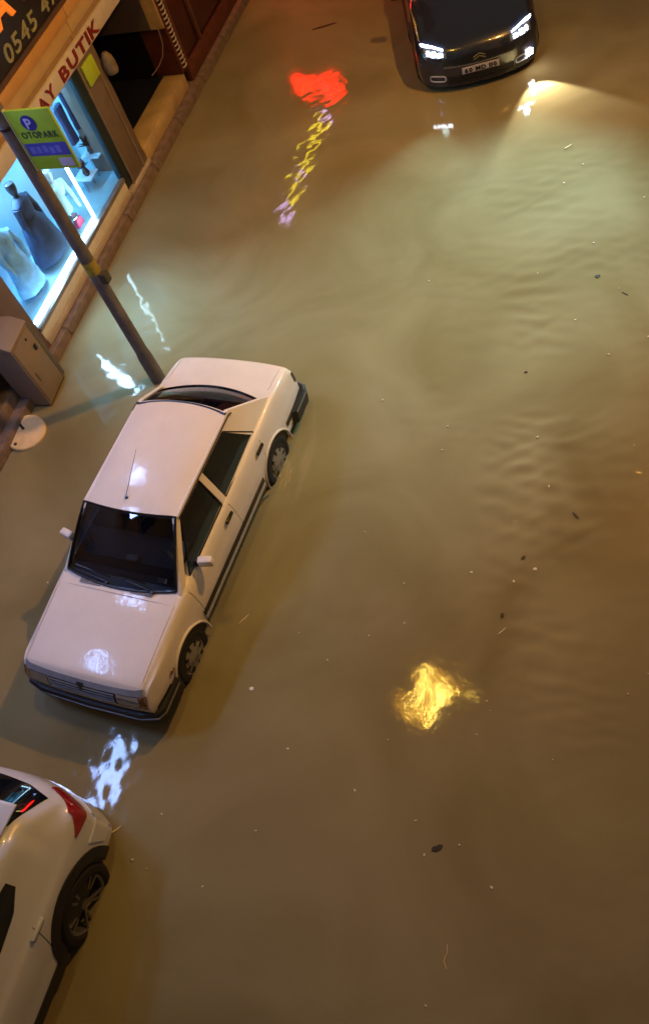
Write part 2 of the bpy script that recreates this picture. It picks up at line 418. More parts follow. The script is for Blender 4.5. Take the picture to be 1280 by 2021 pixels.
def drape(bvh, lo, hi, direction, off, mt, name, parent, m=5, skirt=0.012, n=None):
    """patch between two polylines lo/hi (3-D points outside the body) projected onto the body along direction"""
    d = Vector(direction).normalized()
    def resample(pl, n):
        pl = [Vector(p) for p in pl]; L = [0]
        for a, b in zip(pl, pl[1:]): L.append(L[-1]+(b-a).length)
        out = []
        for k in range(n):
            t = L[-1]*k/(n-1); i = 0
            while i < len(L)-2 and L[i+1] < t: i += 1
            s = (t-L[i])/max(1e-9, L[i+1]-L[i]); out.append(pl[i].lerp(pl[i+1], min(1, s)))
        return out
    n = n or max(6, 4*max(len(lo), len(hi)))
    A, B = resample(lo, n), resample(hi, n); V = []; Nn = []
    last = None
    for j in range(m):
        for i in range(n):
            p = A[i].lerp(B[i], j/(m-1)); hit = bvh.ray_cast(p - d*3, d)
            if hit[0] is None: q, nn = bvh.find_nearest(p if last is None else last[0].lerp(p, .02))[:2]
            else:
                q, nn = hit[0], hit[1]
                if nn.dot(d) > 0: nn = -nn
                last = (q, nn)
            V.append(q+nn*off); Nn.append(nn)
    F = [(j*n+i, j*n+i+1, (j+1)*n+i+1, (j+1)*n+i) for j in range(m-1) for i in range(n-1)]
    rim = [i for i in range(n)] + [j*n+n-1 for j in range(1, m)] + [(m-1)*n+i for i in range(n-2, -1, -1)] + [j*n for j in range(m-2, 0, -1)]
    b = len(V)
    for r in rim: V.append(V[r]-Nn[r]*(off+skirt))
    for k in range(len(rim)): F.append((rim[k], rim[(k+1) % len(rim)], b+(k+1) % len(rim), b+k))
    return mesh_from(name, V, F, mt, parent, 50)
def wheel(parent, x, y, z, r, side, style, width=0.19):
    """wheel with tyre and rim as sub-parts; side +1 = left"""
    w = bpy.data.objects.new('wheel', None); COL.objects.link(w); w.parent = parent; w.location = (x, y, z); w.empty_display_size = 0.1
    hw = width/2; s = side
    rr = r*(0.66 if style == 'cap' else 0.72)
    ty = MB().lathe([(rr, -hw*s), (r*0.9, -hw*s), (r, -hw*0.75*s), (r, hw*0.75*s), (r*0.93, hw*0.98*s), (r*0.8, hw*1.02*s), (rr, hw*0.85*s)], axis='Y', n=40)
    ty.build('tyre', M_rubber, w)
    rim = MB()
    if style == 'cap':
        rim.lathe([(rr, hw*0.85*s), (rr*0.93, hw*0.78*s), (rr*0.8, hw*0.95*s), (rr*0.45, hw*1.02*s), (rr*0.2, hw*1.08*s), (0.001, hw*1.1*s)], axis='Y', n=32)
        o = rim.build('hub_cap', M_steel, w)
        for k in range(8):
            a = 2*PI*k/8; MB().obox((math.cos(a)*rr*0.72, hw*0.97*s, math.sin(a)*rr*0.72), rr*0.26, 0.012, rr*0.17, Matrix.Rotation(-a, 3, 'Y')).build('cap_slot', M_trimblack, w)
    else:
        rim.lathe([(rr, hw*0.85*s), (rr*0.92, hw*0.7*s), (rr*0.9, -hw*0.2*s)], axis='Y', n=36)
        for k in range(5):
            a = 2*PI*k/5+0.3
            for da in (-0.16, 0.16):
                c, sn = math.cos(a+da), math.sin(a+da); c0, s0 = math.cos(a), math.sin(a)
                rim.bar((c0*0.03, hw*0.5*s, s0*0.03), (c*rr*0.95, hw*0.75*s, sn*rr*0.95), 0.022, 0.02, (0, 1, 0))
        rim.lathe([(0.05, hw*0.6*s), (0.001, hw*0.66*s)], axis='Y', n=16)
        rim.build('rim', M_alloy, w)
        MB().lathe([(rr*0.9, -hw*0.15*s), (0.001, -hw*0.15*s)], axis='Y', n=24).build('brake_disc', M_trimblack, w)
    return w

# ------------------------------------------------------------------ the white saloon
def saloon():
    car = empty('saloon_car', (-5.0101, 2.8569, 0), -1.64598, 'white boxy old saloon car parked in flood water beside the sign pole', 'car')
    xk = [-3.47, -3.44, -3.36, -3.1, -2.9, -2.49, -1.5, -0.5, -0.25, 0.2, 0.5, 0.61, 0.69, 0.745]
    ztop = [.70, .86, .905, .945, .965, .955, .93, .925, .92, .885, .853, .832, .765, .665]
    wid = [.93, .955, .965, .985, .99, 1.0, 1.0, 1.0, .995, .985, .97, .955, .945, .93]
    bow = [.06, .05, .04, .02, .01, 0, 0, 0, 0, 0, -.012, -.025, -.035, -.04]
    prof = []
    for zt, w, x in zip(ztop, wid, xk):
        zs = min(.80, zt-.05); sh = zt-.012
        bot = .24
        prof.append([(0, bot), (.60*w, bot), (.74*w, bot+.01), (.785*w, .33), (.80*w, .46), (.805*w, .58), (.80*w, .66 if zt > .72 else .60), (.785*w, zs if zs > .67 else .64), (.755*w, sh-.035), (.725*w, sh-.012), (.69*w, sh-.004), (.35*w, sh+.008), (0, zt)])
    V, F = loft_body(np.array(xk), prof, bow, nx=120, sub=4)
    bvh = bvh_of(V, F)
    body = mesh_from('body', V, F, M_white, car, 28)
    cuts = [MB().cyl((ax, s*0.55, .30), (ax, s*1.0, .30), .355, n=40) for ax in (0.0, -2.49) for s in (1, -1)]
    for s in (1, -1):                                            # door shut lines
        for (xa, za, xb, zb) in ((-.44, .90, -.44, .30), (-1.50, .90, -1.50, .26), (-2.36, .86, -2.30, .62), (-2.30, .62, -2.06, .50)):
            cuts.append(MB().bar((xa, s*.80, za), (xb, s*.80, zb), .009, .09, (0, 1, 0)))
    cuts.append(MB().bar((-.235, -.69, .93), (-.235, .69, .93), .014, .05))     # bonnet gap
    for s in (1, -1): cuts.append(MB().bar((-.235, s*.70, .92), (.66, s*.685, .83), .011, .05))
    for s in (1, -1): cuts.append(MB().bar((-2.98, s*.665, .96), (-3.42, s*.65, .90), .011, .06))
    cut(body, cuts)
    # arch lips, white
    for ax in (0.0, -2.49):
        for s in (1, -1):
            pts = [(ax+.362*math.cos(a), s*(.803), .30+.362*math.sin(a)) for a in np.linspace(R(-8), R(188), 22)]
            MB().tube(pts, .014, 6).build('arch_lip', M_white, car)
            MB().lathe([(.35, 0.0), (.35, .22), (.05, .22)], (ax, (.56 if s > 0 else -.78), .30), 'Y', 28, 0, PI).build('wheel_well', M_black, car)
            wheel(car, ax, s*.705, .29, .29, s, 'cap', .165)
    # side rubbing strip: black band with white metal line, black sill
    for s in (1, -1):
        d = (0, -s, 0)
        for (xa, xb) in ((-2.10, -.40), (-3.40, -2.88), (.40, .66)):
            drape(bvh, [(xa, s, .445), (xb, s, .445)], [(xa, s, .515), (xb, s, .515)], d, .012, M_trimblack, 'rubbing_strip', car, 3, n=24)
        drape(bvh, [(-2.10, s, .375), (-.40, s, .375)], [(-2.10, s, .425), (-.40, s, .425)], d, .010, mat('strip_grey', (.45, .45, .46), .35), 'metal_strip', car, 3, n=24)
        drape(bvh, [(-2.10, s, .25), (-.40, s, .25)], [(-2.10, s, .36), (-.40, s, .36)], d, .006, M_trimblack, 'sill_cover', car, 3, n=24)
        for hx in (-1.37, -2.27):
            MB().obox((hx, s*.806, .815), .155, .028, .042).build('door_handle', M_trimblack, car, bevel=.008)
        MB().obox((.30, s*.800, .60), .07, .012, .035).build('side_repeater', M_amber, car, bevel=.004)
    # bumpers
    def bumper(x0, sg, name):
        b = MB()
        path = [(x0-sg*.42, .835), (x0-sg*.10, .835), (x0-sg*.02, .79), (x0+sg*.035, .60), (x0+sg*.05, 0), (x0+sg*.035, -.60), (x0-sg*.02, -.79), (x0-sg*.10, -.835), (x0-sg*.42, -.835)]
        n = len(path); v = []
        for (px, py) in path:
            ix, iy = px-sg*.09, py*.90
            v += [(px-sg*.01, py, .30), (px+sg*.005, py*1.005, .37), (px+sg*.005, py*1.005, .47), (px-sg*.02, py*.985, .495), (ix, iy, .495), (ix, iy, .30)]
        f = []
        for i in range(n-1):
            for k in range(6): f.append((i*6+k, i*6+(k+1) % 6, (i+1)*6+(k+1) % 6, (i+1)*6+k))
        f += [tuple(range(6)), tuple(range((n-1)*6, n*6))]
        o = mesh_from(name, v, f, M_black, car, 30)
        g = MB()
        for (p, q) in zip(path, path[1:]): g.bar((p[0]+sg*.008, p[1]*1.008, .455), (q[0]+sg*.008, q[1]*1.008, .455), .012, .022)
        g.build('bumper_strip', mat('bumper_strip_pale', (.16, .16, .17), .35), o)
        return o
    bumper(.76, 1, 'front_bumper'); bumper(-3.50, -1, 'rear_bumper')
    # front: grille, badge notch, lamps
    fx = (-1, 0, 0)
    drape(bvh, [(2, -.40, .60), (2, .40, .60)], [(2, -.40, .745), (2, .40, .745)], fx, .008, M_trimblack, 'grille_surround', car, 4, n=20)
    for k in range(5):
        z = .615+k*.028; drape(bvh, [(2, -.385, z), (2, .385, z)], [(2, -.385, z+.010), (2, .385, z+.010)], fx, .016, mat('grille_grey', (.26, .28, .32), .35), 'grille_slat', car, 2, n=16)
    for s in (1, -1):
        drape(bvh, [(2, s*.42, .60), (2, s*.655, .60)], [(2, s*.42, .745), (2, s*.655, .745)], fx, .012, M_lens, 'headlight', car, 4, n=12)
        drape(bvh, [(2, s*.665, .60), (2, s*.735, .60)], [(2, s*.665, .74), (2, s*.735, .74)], fx, .012, M_amber, 'indicator', car, 3, n=6)
    drape(bvh, [(2, -.70, .752), (2, .70, .752)], [(2, -.70, .80), (2, .70, .80)], fx, .010, mat('panel_grey', (.30, .33, .40), .3), 'front_trim', car, 2, n=20)
    drape(bvh, [(2, -.04, .775), (2, .04, .775)], [(2, -.004, .705), (2, .004, .705)], fx, .02, M_trimblack, 'badge', car, 4, n=6)
    # rear lamps
    for s in (1, -1):
        drape(bvh, [(-5, s*.50, .60), (-5, s*.73, .60)], [(-5, s*.50, .76), (-5, s*.73, .76)], (1, 0, 0), .012, M_redlens, 'tail_light', car, 3, n=8)
        drape(bvh, [(-3.36, s, .66), (-3.43, s, .66)], [(-3.36, s, .80), (-3.43, s, .80)], (0, -s, 0), .008, M_trimblack, 'lamp_end', car, 3, n=6)
    # cowl vents, wipers
    for y0 in (-.33, .30):
        for k in range(4):
            MB().box(-.335+k*.016, -.327+k*.016, y0-.13, y0+.13, .921, .928).build('cowl_vent_slot', mat('vent_shadow_grey', (.22, .2, .2), .6), car)
    for (yb, ye) in ((-.13, -.50), (.42, .04)):
        wmb = MB(); wmb.tube([(-.335, yb, .945), (-.36, (yb+ye)/2, .972), (-.385, ye, .975)], [.012, .008, .006], 8)
        wmb.cyl((-.325, yb, .92), (-.325, yb, .955), .018, n=10); wmb.bar((-.43, ye-.05, .995), (-.385, yb+.02 if yb < 0 else yb-.1, .965), .012, .010)
        wmb.build('wiper', M_trimblack, car)
    # cabin
    bl, fl = [], []
    B = dict(fc=(-.30, 0, .925), f=(-.40, .665, .925), r=(-2.80, .645, .962), rc=(-2.93, 0, .965))
    T = dict(fc=(-.955, 0, 1.345), f=(-1.0, .555, 1.335), r=(-2.30, .55, 1.335), rc=(-2.38, 0, 1.35))
    # roof shell
    gx = np.linspace(0, 1, 25); gy = np.linspace(-1, 1, 25); V = []; Fr = []
    for u in gx:
        for w in gy:
            hw = .568-.012*(2*u-1)**2*0
            xf = -.985+.0*abs(w); xf = -.945-.045*w*w; xr = -2.40+.07*w*w
            x = xf+(xr-xf)*u; z = 1.338+.045*(1-w**4)*(math.sin(PI*min(max(u, .0), 1))**.6)+.014*(1-w*w) - .012*abs(w)**8
            V.append((x, w*hw, z))
    n = 25; base = len(V)
    for i in range(n-1):
        for j in range(n-1): Fr.append((i*n+j, i*n+j+1, (i+1)*n+j+1, (i+1)*n+j))
    V += [(x, y, 1.318) for (x, y, z) in V[:base]]
    for i in range(n-1):
        for j in range(n-1): Fr.append((base+i*n+j, base+(i+1)*n+j, base+(i+1)*n+j+1, base+i*n+j+1))
    rim = [j for j in range(n)] + [i*n+n-1 for i in range(1, n)] + [(n-1)*n+j for j in range(n-2, -1, -1)] + [i*n for i in range(n-2, 0, -1)]
    for k in range(len(rim)):
        a, b2 = rim[k], rim[(k+1) % len(rim)]; Fr.append((a, b2, base+b2, base+a))
    mesh_from('roof', V, Fr, M_white, car, 40)
    def sp(x, z, s, off=0.0):                                   # point on the leaning side of the cabin
        return (x, s*(.722-(z-.90)*.36+off), z)
    def side_poly(poly, s, o0, o1, name, mt, par=car):
        v = [sp(x, z, s, o0) for x, z in poly] + [sp(x, z, s, o1) for x, z in poly]; n = len(poly)
        f = [tuple(range(n)), tuple(range(n, 2*n))[::-1]] + [(i, (i+1) % n, n+(i+1) % n, n+i) for i in range(n)]
        return mesh_from(name, v, f, mt, par, 30)
    for s in (1, -1):
        side_poly([(-.36, .90), (-.48, .90), (-1.06, 1.33), (-.975, 1.33)], s, -.045, .0, 'windscreen_pillar', M_white)
        side_poly([(-1.47, .885), (-1.555, .885), (-1.575, 1.30), (-1.49, 1.30)], s, -.04, .004, 'door_pillar', M_white)
        side_poly([(-2.40, .885), (-2.885, .955), (-2.36, 1.335), (-2.10, 1.335), (-2.12, 1.27)], s, -.05, .0, 'rear_pillar', M_white)
        side_poly([(-1.0, 1.30), (-2.2, 1.30), (-2.2, 1.338), (-1.0, 1.338)], s, -.03, .006, 'roof_rail', M_white)
        side_poly([(-.56, .885), (-2.40, .885), (-2.40, .905), (-.56, .905)], s, -.03, .008, 'window_ledge', M_white)
        MB().tube([sp(-1.0, 1.315, s, .012), sp(-2.32, 1.318, s, .012), sp(-2.36, 1.30, s, .012)], .008, 6).build('drip_rail', M_trimblack, car)
        for poly in ([(-.60, .905), (-1.455, .905), (-1.48, 1.295), (-1.04, 1.295)], [(-1.565, .905), (-2.37, .905), (-2.40, .94), (-2.12, 1.28), (-2.08, 1.295), (-1.585, 1.295)]):
            side_poly(poly, s, -.014, -.008, 'side_window', M_wsglass)
            c = (sum(p[0] for p in poly)/len(poly), sum(p[1] for p in poly)/len(poly))
            loop = [sp(*p, s, -.002) for p in poly]; MB().tube(loop+[loop[0]], .009, 6).build('window_seal', M_trimblack, car)
    def curved(b0, bc, t0, tc, name, off=0.0, mt=M_wsglass, inset=.0, m=9, n=21, thick=.006):
        V = []; sgn = 1 if name.startswith('wind') else -1
        for j in range(m):
            t = inset+(1-2*inset)*j/(m-1)
            for i in range(n):
                w = (-1+2*i/(n-1))*(1-inset*1.2)
                b = Vector(b0)*1.0; b.y *= w; q = Vector(t0)*1.0; q.y *= w
                b.x = bc[0]+(b0[0]-bc[0])*w*w; q.x = tc[0]+(t0[0]-tc[0])*w*w
                b.z = bc[2]+(b0[2]-bc[2])*w*w; q.z = tc[2]+(t0[2]-tc[2])*w*w
                p = b.lerp(q, t); bul = 4*t*(1-t)*.02; p += Vector((sgn*.55, 0, .83))*(off+bul); V.append(p)
        F = [(j*n+i, j*n+i+1, (j+1)*n+i+1, (j+1)*n+i) for j in range(m-1) for i in range(n-1)]
        k = len(V); V += [p-Vector((sgn*.55, 0, .83))*thick for p in V]
        F += [tuple(k+q for q in f[::-1]) for f in F]
        rim = [i for i in range(n)] + [j*n+n-1 for j in range(1, m)] + [(m-1)*n+i for i in range(n-2, -1, -1)] + [j*n for j in range(m-2, 0, -1)]
        for a in range(len(rim)): F.append((rim[a], rim[(a+1) % len(rim)], k+rim[(a+1) % len(rim)], k+rim[a]))
        o = mesh_from(name, V, F, mt, car, 40)
        ring = [V[r]+Vector((sgn*.55, 0, .83))*.004 for r in rim]
        MB().tube(ring+[ring[0]], .014, 6, False).build('rubber_seal', M_trimblack, o)
        return o
    curved(B['f'], B['fc'], T['f'], T['fc'], 'windscreen')
    curved(B['r'], B['rc'], T['r'], T['rc'], 'rear_window')
    # interior
    MB().box(-2.75, -.50, -.64, .64, .966, .972).build('cabin_floor', M_interior, car)
    d = MB().prism([(-.42, .93), (-.80, 1.02), (-.92, 1.0), (-.92, .97), (-.45, .92)], 'Y', -.62, .62).build('dashboard', M_dash, car, bevel=.01)
    MB().lathe([(.165, 0), (.18, .012), (.165, .024)], (0, 0, 0), 'Z', 20).build('steering_wheel', M_trimblack, car, loc=(-1.02, .33, 1.01)).rotation_euler = (0, R(62), 0)
    for (sx, sy) in ((-1.45, .33), (-1.45, -.33), (-2.35, .33), (-2.35, -.33)):
        sb = MB(); sb.obox((sx, sy, 1.06), .12, .46, .26, Matrix.Rotation(R(-14), 3, 'Y')); sb.obox((sx-.06, sy, 1.235), .07, .24, .10)
        sb.build('seat', M_interior, car, bevel=.03)
    MB().obox((-.62, .07, 1.002), .07, .13, .05).build('dashboard_tissue_box', mat('tissue_white', (.55, .5, .5), .8), car, bevel=.01)
    o = MB().obox((0, 0, 0), .004, .10, .05).build('windscreen_sticker', mat('sticker_cream', (.6, .5, .42), .6), car)
    o.location = (-.455, .50, .985); o.rotation_euler = (0, R(-57), 0)
    # mirrors, antenna
    for s in (1, -1):
        m_ = MB().obox((-.76, s*.855, .965), .085, .16, .105, Matrix.Rotation(R(s*14), 3, 'Z')).build('door_mirror', M_white, car, bevel=.022)
        MB().bar((-.72, s*.72, .925), (-.745, s*.80, .945), .05, .03).build('mirror_foot', M_trimblack, m_)
    am = MB(); am.cyl((-1.10, -.06, 1.375), (-1.10, -.06, 1.40), .018, .012, n=10); am.tube([(-1.10, -.06, 1.395), (-1.55, -.06, 1.60)], [.004, .002], 5)
    am.build('antenna', M_trimblack, car)
    return car
saloon()

# ------------------------------------------------------------------ crossovers
def crossover(name, loc, rz, label, paint, detail):
    car = empty(name, loc, rz, label, 'car')
    xk = [-3.47, -3.44, -3.36, -3.20, -3.0, -2.8, -2.4, -1.9, -1.2, -.75, -.3, .1, .45, .68, .80, .86, .90]
    zt = [.86, 1.02, 1.13, 1.29, 1.45, 1.51, 1.55, 1.575, 1.54, 1.33, 1.07, .99, .93, .87, .80, .72, .60]
    W_ = [.92, .94, .955, .97, .98, .99, 1, 1, 1, 1, 1, .995, .985, .97, .95, .93, .90]
    bow = [.26, .25, .24, .20, .12, .05, .0, 0, 0, 0, 0, 0, -.04, -.14, -.22, -.26, -.30]
    prof = []
    for x, z, w in zip(xk, zt, W_):
        bz = .24 if abs(x+1.3) < 2.0 else .27
        bl = min(.97, z-.05)                       # belt
        g = max(0.0, min(1.0, (z-1.0)/.45))        # 0 on bonnet, 1 on the cabin
        ye = .70*(1-g)+.60*g
        if x < -2.9: ye = .66*(1-g)+.57*g
        ze = z-.035*(1-g)-.06*g
        prof.append([(0, bz), (.62, bz), (.78*w, bz+.01), (.865*w, .34), (.885*w, .47), (.875*w, .60 if z > .7 else .52), (.87*w, .74 if bl > .8 else (bl+.56)/2),
                     (.845*w, max(.58, bl-.05)), (.80*w, bl if g < .05 else bl+.03), ((.80*(1-.5)+ye*.5)*w, (bl+ze)/2+.01), (ye*w, ze), (ye*.6*w, z-.012), (0, z)])
    V, F = loft_body(np.array(xk), prof, bow, nx=110, sub=4, bow_pow=2.6)
    bvh = bvh_of(V, F)
    body = mesh_from('body', V, F, paint, car, 30)
    RX = -2.60; rw = .36
    cuts = [MB().cyl((ax, s*.58, .35), (ax, s*1.1, .35), rw+.05, n=40) for ax in (0.0, RX) for s in (1, -1)]
    for s in (1, -1):
        for (xa, za, xb, zb) in ((-.50, .98, -.50, .42), (-1.42, 1.0, -1.42, .30), (-2.30, .98, -2.20, .62)):
            cuts.append(MB().bar((xa, s*.87, za), (xb, s*.87, zb), .009, .12, (0, 1, 0)))
    cut(body, cuts)
    for ax in (0.0, RX):
        for s in (1, -1):
            # broad black arch cladding
            a_ = np.linspace(R(-12), R(192), 26)
            lo = [(ax+(rw+.045)*math.cos(t), s*1.2, .35+(rw+.045)*math.sin(t)) for t in a_]
            hi = [(ax+(rw+.15)*math.cos(t), s*1.2, .35+(rw+.15)*math.sin(t)) for t in a_]
            drape(bvh, lo, hi, (0, -s, 0), .016, M_black, 'arch_cladding', car, 3, n=40)
            MB().lathe([(rw+.06, 0), (rw+.06, .30), (.05, .30)], (ax, (.54 if s > 0 else -.84), .35), 'Y', 28, 0, PI).build('wheel_well', M_black, car)
            wheel(car, ax, s*.765, .345, rw, s, 'alloy', .21)
    for s in (1, -1):
        drape(bvh, [(-2.16, s*1.2, .27), (-.44, s*1.2, .27)], [(-2.16, s*1.2, .50), (-.44, s*1.2, .50)], (0, -s, 0), .014, M_black, 'sill_cladding', car, 3, n=20)
        # side windows
        drape(bvh, [(-.62, s*1.2, 1.02), (-1.38, s*1.2, 1.03)], [(-1.15, s*1.2, 1.40), (-1.38, s*1.2, 1.43)], (0, -s, 0), .006, M_dkglass, 'side_window', car, 5, n=14)
        drape(bvh, [(-1.46, s*1.2, 1.10), (-2.35, s*1.2, 1.18), (-2.54, s*1.2, 1.26)], [(-1.46, s*1.2, 1.43), (-2.20, s*1.2, 1.43), (-2.54, s*1.2, 1.36)], (0, -s, 0), .006, M_dkglass, 'side_window', car, 5, n=18)
        for hx in (-1.40, -2.30):
            MB().obox((hx, s*.852, .955), .19, .035, .04).build('door_handle', paint, car, bevel=.012)
            MB().obox((hx+.01, s*.848, .932), .17, .02, .03).build('handle_recess', M_trimblack, car)
        m_ = MB().obox((-.62, s*.97, 1.04), .12, .20, .14, Matrix.Rotation(R(s*12), 3, 'Z')).build('door_mirror', paint, car, bevel=.035)
    # windscreen and rear window
    drape(bvh, [(-.36, -.66, 3), (-.30, -.35, 3), (-.29, 0, 3), (-.30, .35, 3), (-.36, .66, 3)], [(-1.12, -.54, 3), (-1.10, 0, 3), (-1.12, .54, 3)], (0, 0, -1), .006, M_dkglass, 'windscreen', car, 8, n=24)
    drape(bvh, [(-2.94, -.50, 3), (-2.98, 0, 3), (-2.94, .50, 3)], [(-3.27, -.55, 3), (-3.34, -.32, 3), (-3.365, 0, 3), (-3.34, .32, 3), (-3.27, .55, 3)], (0, 0, -1), .006, M_dkglass, 'rear_window', car, 8, n=26)
    MB().prism([(-2.72, 1.515), (-3.10, 1.475), (-3.12, 1.455), (-2.72, 1.49)], 'Y', -.52, .52).build('roof_spoiler', paint, car, bevel=.006)
    # tail lamps
    for s in (1, -1):
        drape(bvh, [(-3.06, s*.83, .90), (-3.24, s*.75, .84), (-3.43, s*.53, .94)], [(-3.06, s*.83, .915), (-3.24, s*.75, 1.02), (-3.43, s*.53, 1.03)], (.72, -s*.69, 0), .012, M_redlens, 'tail_light', car, 5, n=24)
    drape(bvh, [(-5, -.74, .27), (-5, .74, .27)], [(-5, -.74, .36), (-5, .74, .36)], (1, 0, 0), .010, M_black, 'bumper_skirt', car, 3, n=26)
    drape(bvh, [(-5, -.80, .37), (-5, .80, .37)], [(-5, -.80, .70), (-5, .80, .70)], (1, 0, 0), .016, paint, 'rear_bumper', car, 5, n=36)
    for s in (1, -1):
        drape(bvh, [(-3.13, s*1.2, .50), (-3.30, s*1.2, .45)], [(-3.06, s*1.2, .70), (-3.30, s*1.2, .70)], (0, -s, 0), .016, paint, 'bumper_end', car, 4, n=10)
    # front
    fx = (-1, 0, 0)
    if detail:
        drape(bvh, [(3, -.50, .60), (3, 0, .585), (3, .50, .60)], [(3, -.50, .66), (3, 0, .70), (3, .50, .66)], fx, .008, M_trimblack, 'grille', car, 4, n=26)
        drape(bvh, [(3, -.48, .30), (3, .48, .30)], [(3, -.46, .42), (3, .46, .42)], fx, .008, M_black, 'lower_grille', car, 3, n=22)
        for z in (.345, .385): drape(bvh, [(3, -.45, z), (3, .45, z)], [(3, -.45, z+.008), (3, .45, z+.008)], fx, .016, M_trimblack, 'grille_slat', car, 2, n=20)
        drape(bvh, [(3, -.50, .565), (3, .50, .565)], [(3, -.50, .577), (3, .50, .577)], fx, .012, mat('dull_chrome', (.28, .28, .3), .35, metal=.8), 'chrome_bar', car, 2, n=24)
        # double chevron badge
        for k in range(2):
            z = .655+k*.038
            for s in (1, -1):
                MB().bar((.905, s*.085, z-.028), (.905, 0, z+.014), .014, .018, (1, 0, 0)).build('badge_chevron', M_chrome, car)
        hl = emis('headlight_glow', (.72, .86, 1.0), 26)
        drl = emis('day_light_glow', (.85, .93, 1.0), 40)
        for s in (1, -1):
            h = drape(bvh, [(3, s*.44, .70), (3, s*.60, .70), (3, s*.74, .72)], [(3, s*.44, .765), (3, s*.60, .80), (3, s*.74, .82)], (-1, 0, 0), .012, mat('headlight_lens', (.25, .3, .38), .1, metal=.6, coat=1), 'headlight', car, 4, n=14)
            for q, (ya, yb, z0, z1) in enumerate(((.49, .55, .715, .76), (.58, .645, .72, .775), (.665, .70, .735, .785))):
                drape(bvh, [(3, s*ya, z0), (3, s*yb, z0)], [(3, s*ya, z1), (3, s*yb, z1)], (-1, 0, 0), .020, hl, 'lamp_unit', h, 3, n=6)
            drape(bvh, [(3, s*.48, .785), (3, s*.60, .812), (3, s*.76, .835)], [(3, s*.48, .797), (3, s*.60, .826), (3, s*.76, .85)], (-1, 0, 0), .022, drl, 'day_light_strip', h, 2, n=12)
            # fog lamp surrounds
            ring = []
            for t in np.linspace(0, 2*PI, 25)[:-1]:
                c_, s_ = math.cos(t), math.sin(t)
                yy = s*(.60) + .105*math.copysign(abs(c_)**.5, c_); zz = .40+.042*math.copysign(abs(s_)**.5, s_)
                hit = bvh.ray_cast(Vector((3, yy, zz)), Vector((-1, 0, 0)))
                ring.append(hit[0]+Vector((.012, 0, 0)) if hit[0] else Vector((.7, yy, zz)))
            fr = MB().tube(ring+[ring[0]], .009, 6, False).build('fog_lamp_surround', mat('pale_surround', (.45, .5, .62), .35), car)
        fl = drape(bvh, [(3, .66, .385), (3, .74, .385)], [(3, .66, .455), (3, .74, .455)], fx, .028, emis('fog_lamp_glow', (1, .88, .80), 60), 'fog_lamp', car, 3, n=8)
        pl = MB().box(.905, .918, -.26, .26, .445, .545).build('number_plate', mat('plate_mauve_white', (.42, .38, .42), .4), car, bevel=.003)
        write('60 MD 110', (.919, -.225, .462), (0, 1, 0), (0, 0, 1), .085, .003, M_trimblack, pl, 'plate_letter', .45, .004)
        # bonnet creases
        for s in (1, -1):
            pass
    return car, bvh

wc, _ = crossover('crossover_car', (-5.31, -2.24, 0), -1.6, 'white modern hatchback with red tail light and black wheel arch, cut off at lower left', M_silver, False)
SUVLOC = (-3.20, 13.32, 0); SUVROT = R(-72.2)
dc, _ = crossover('crossover_car', SUVLOC, SUVROT, 'dark blue car with its headlights on, driving through the flood at the top', M_navy, True)

dc.scale = (1.05, 1.05, 1.0)
def spot(name, loc, target, power, col, angle, blend, size, parent=None):
    l = bpy.data.lights.new(name, 'SPOT'); l.energy = power; l.color = col; l.spot_size = R(angle); l.spot_blend = blend; l.shadow_soft_size = size
    o = bpy.data.objects.new(name, l); COL.objects.link(o); o.location = loc
    o.rotation_euler = (Vector(target)-Vector(loc)).to_track_quat('-Z', 'Y').to_euler()
    if parent: o.parent = parent
    return o
def area(name, loc, target, power, col, sx, sy, parent=None, spread=180):
    l = bpy.data.lights.new(name, 'AREA'); l.energy = power; l.color = col; l.shape = 'RECTANGLE'; l.size = sx; l.size_y = sy; l.spread = R(spread)
    o = bpy.data.objects.new(name, l); COL.objects.link(o); o.location = loc
    o.rotation_euler = (Vector(target)-Vector(loc)).to_track_quat('-Z', 'Y').to_euler()
    if parent: o.parent = parent
    return o
for s in (1, -1):
    spot('headlight_beam', (.86, s*.60, .76), (6.5, s*1.0-.9, .0), P_HEAD, (.62, .98, .95), 60, 1.0, .05, dc)
spot('fog_lamp_beam', (.93, .70, .42), (2.5, .95, .0), P_FOG, (1, .87, .68), 74, .3, .03, dc)

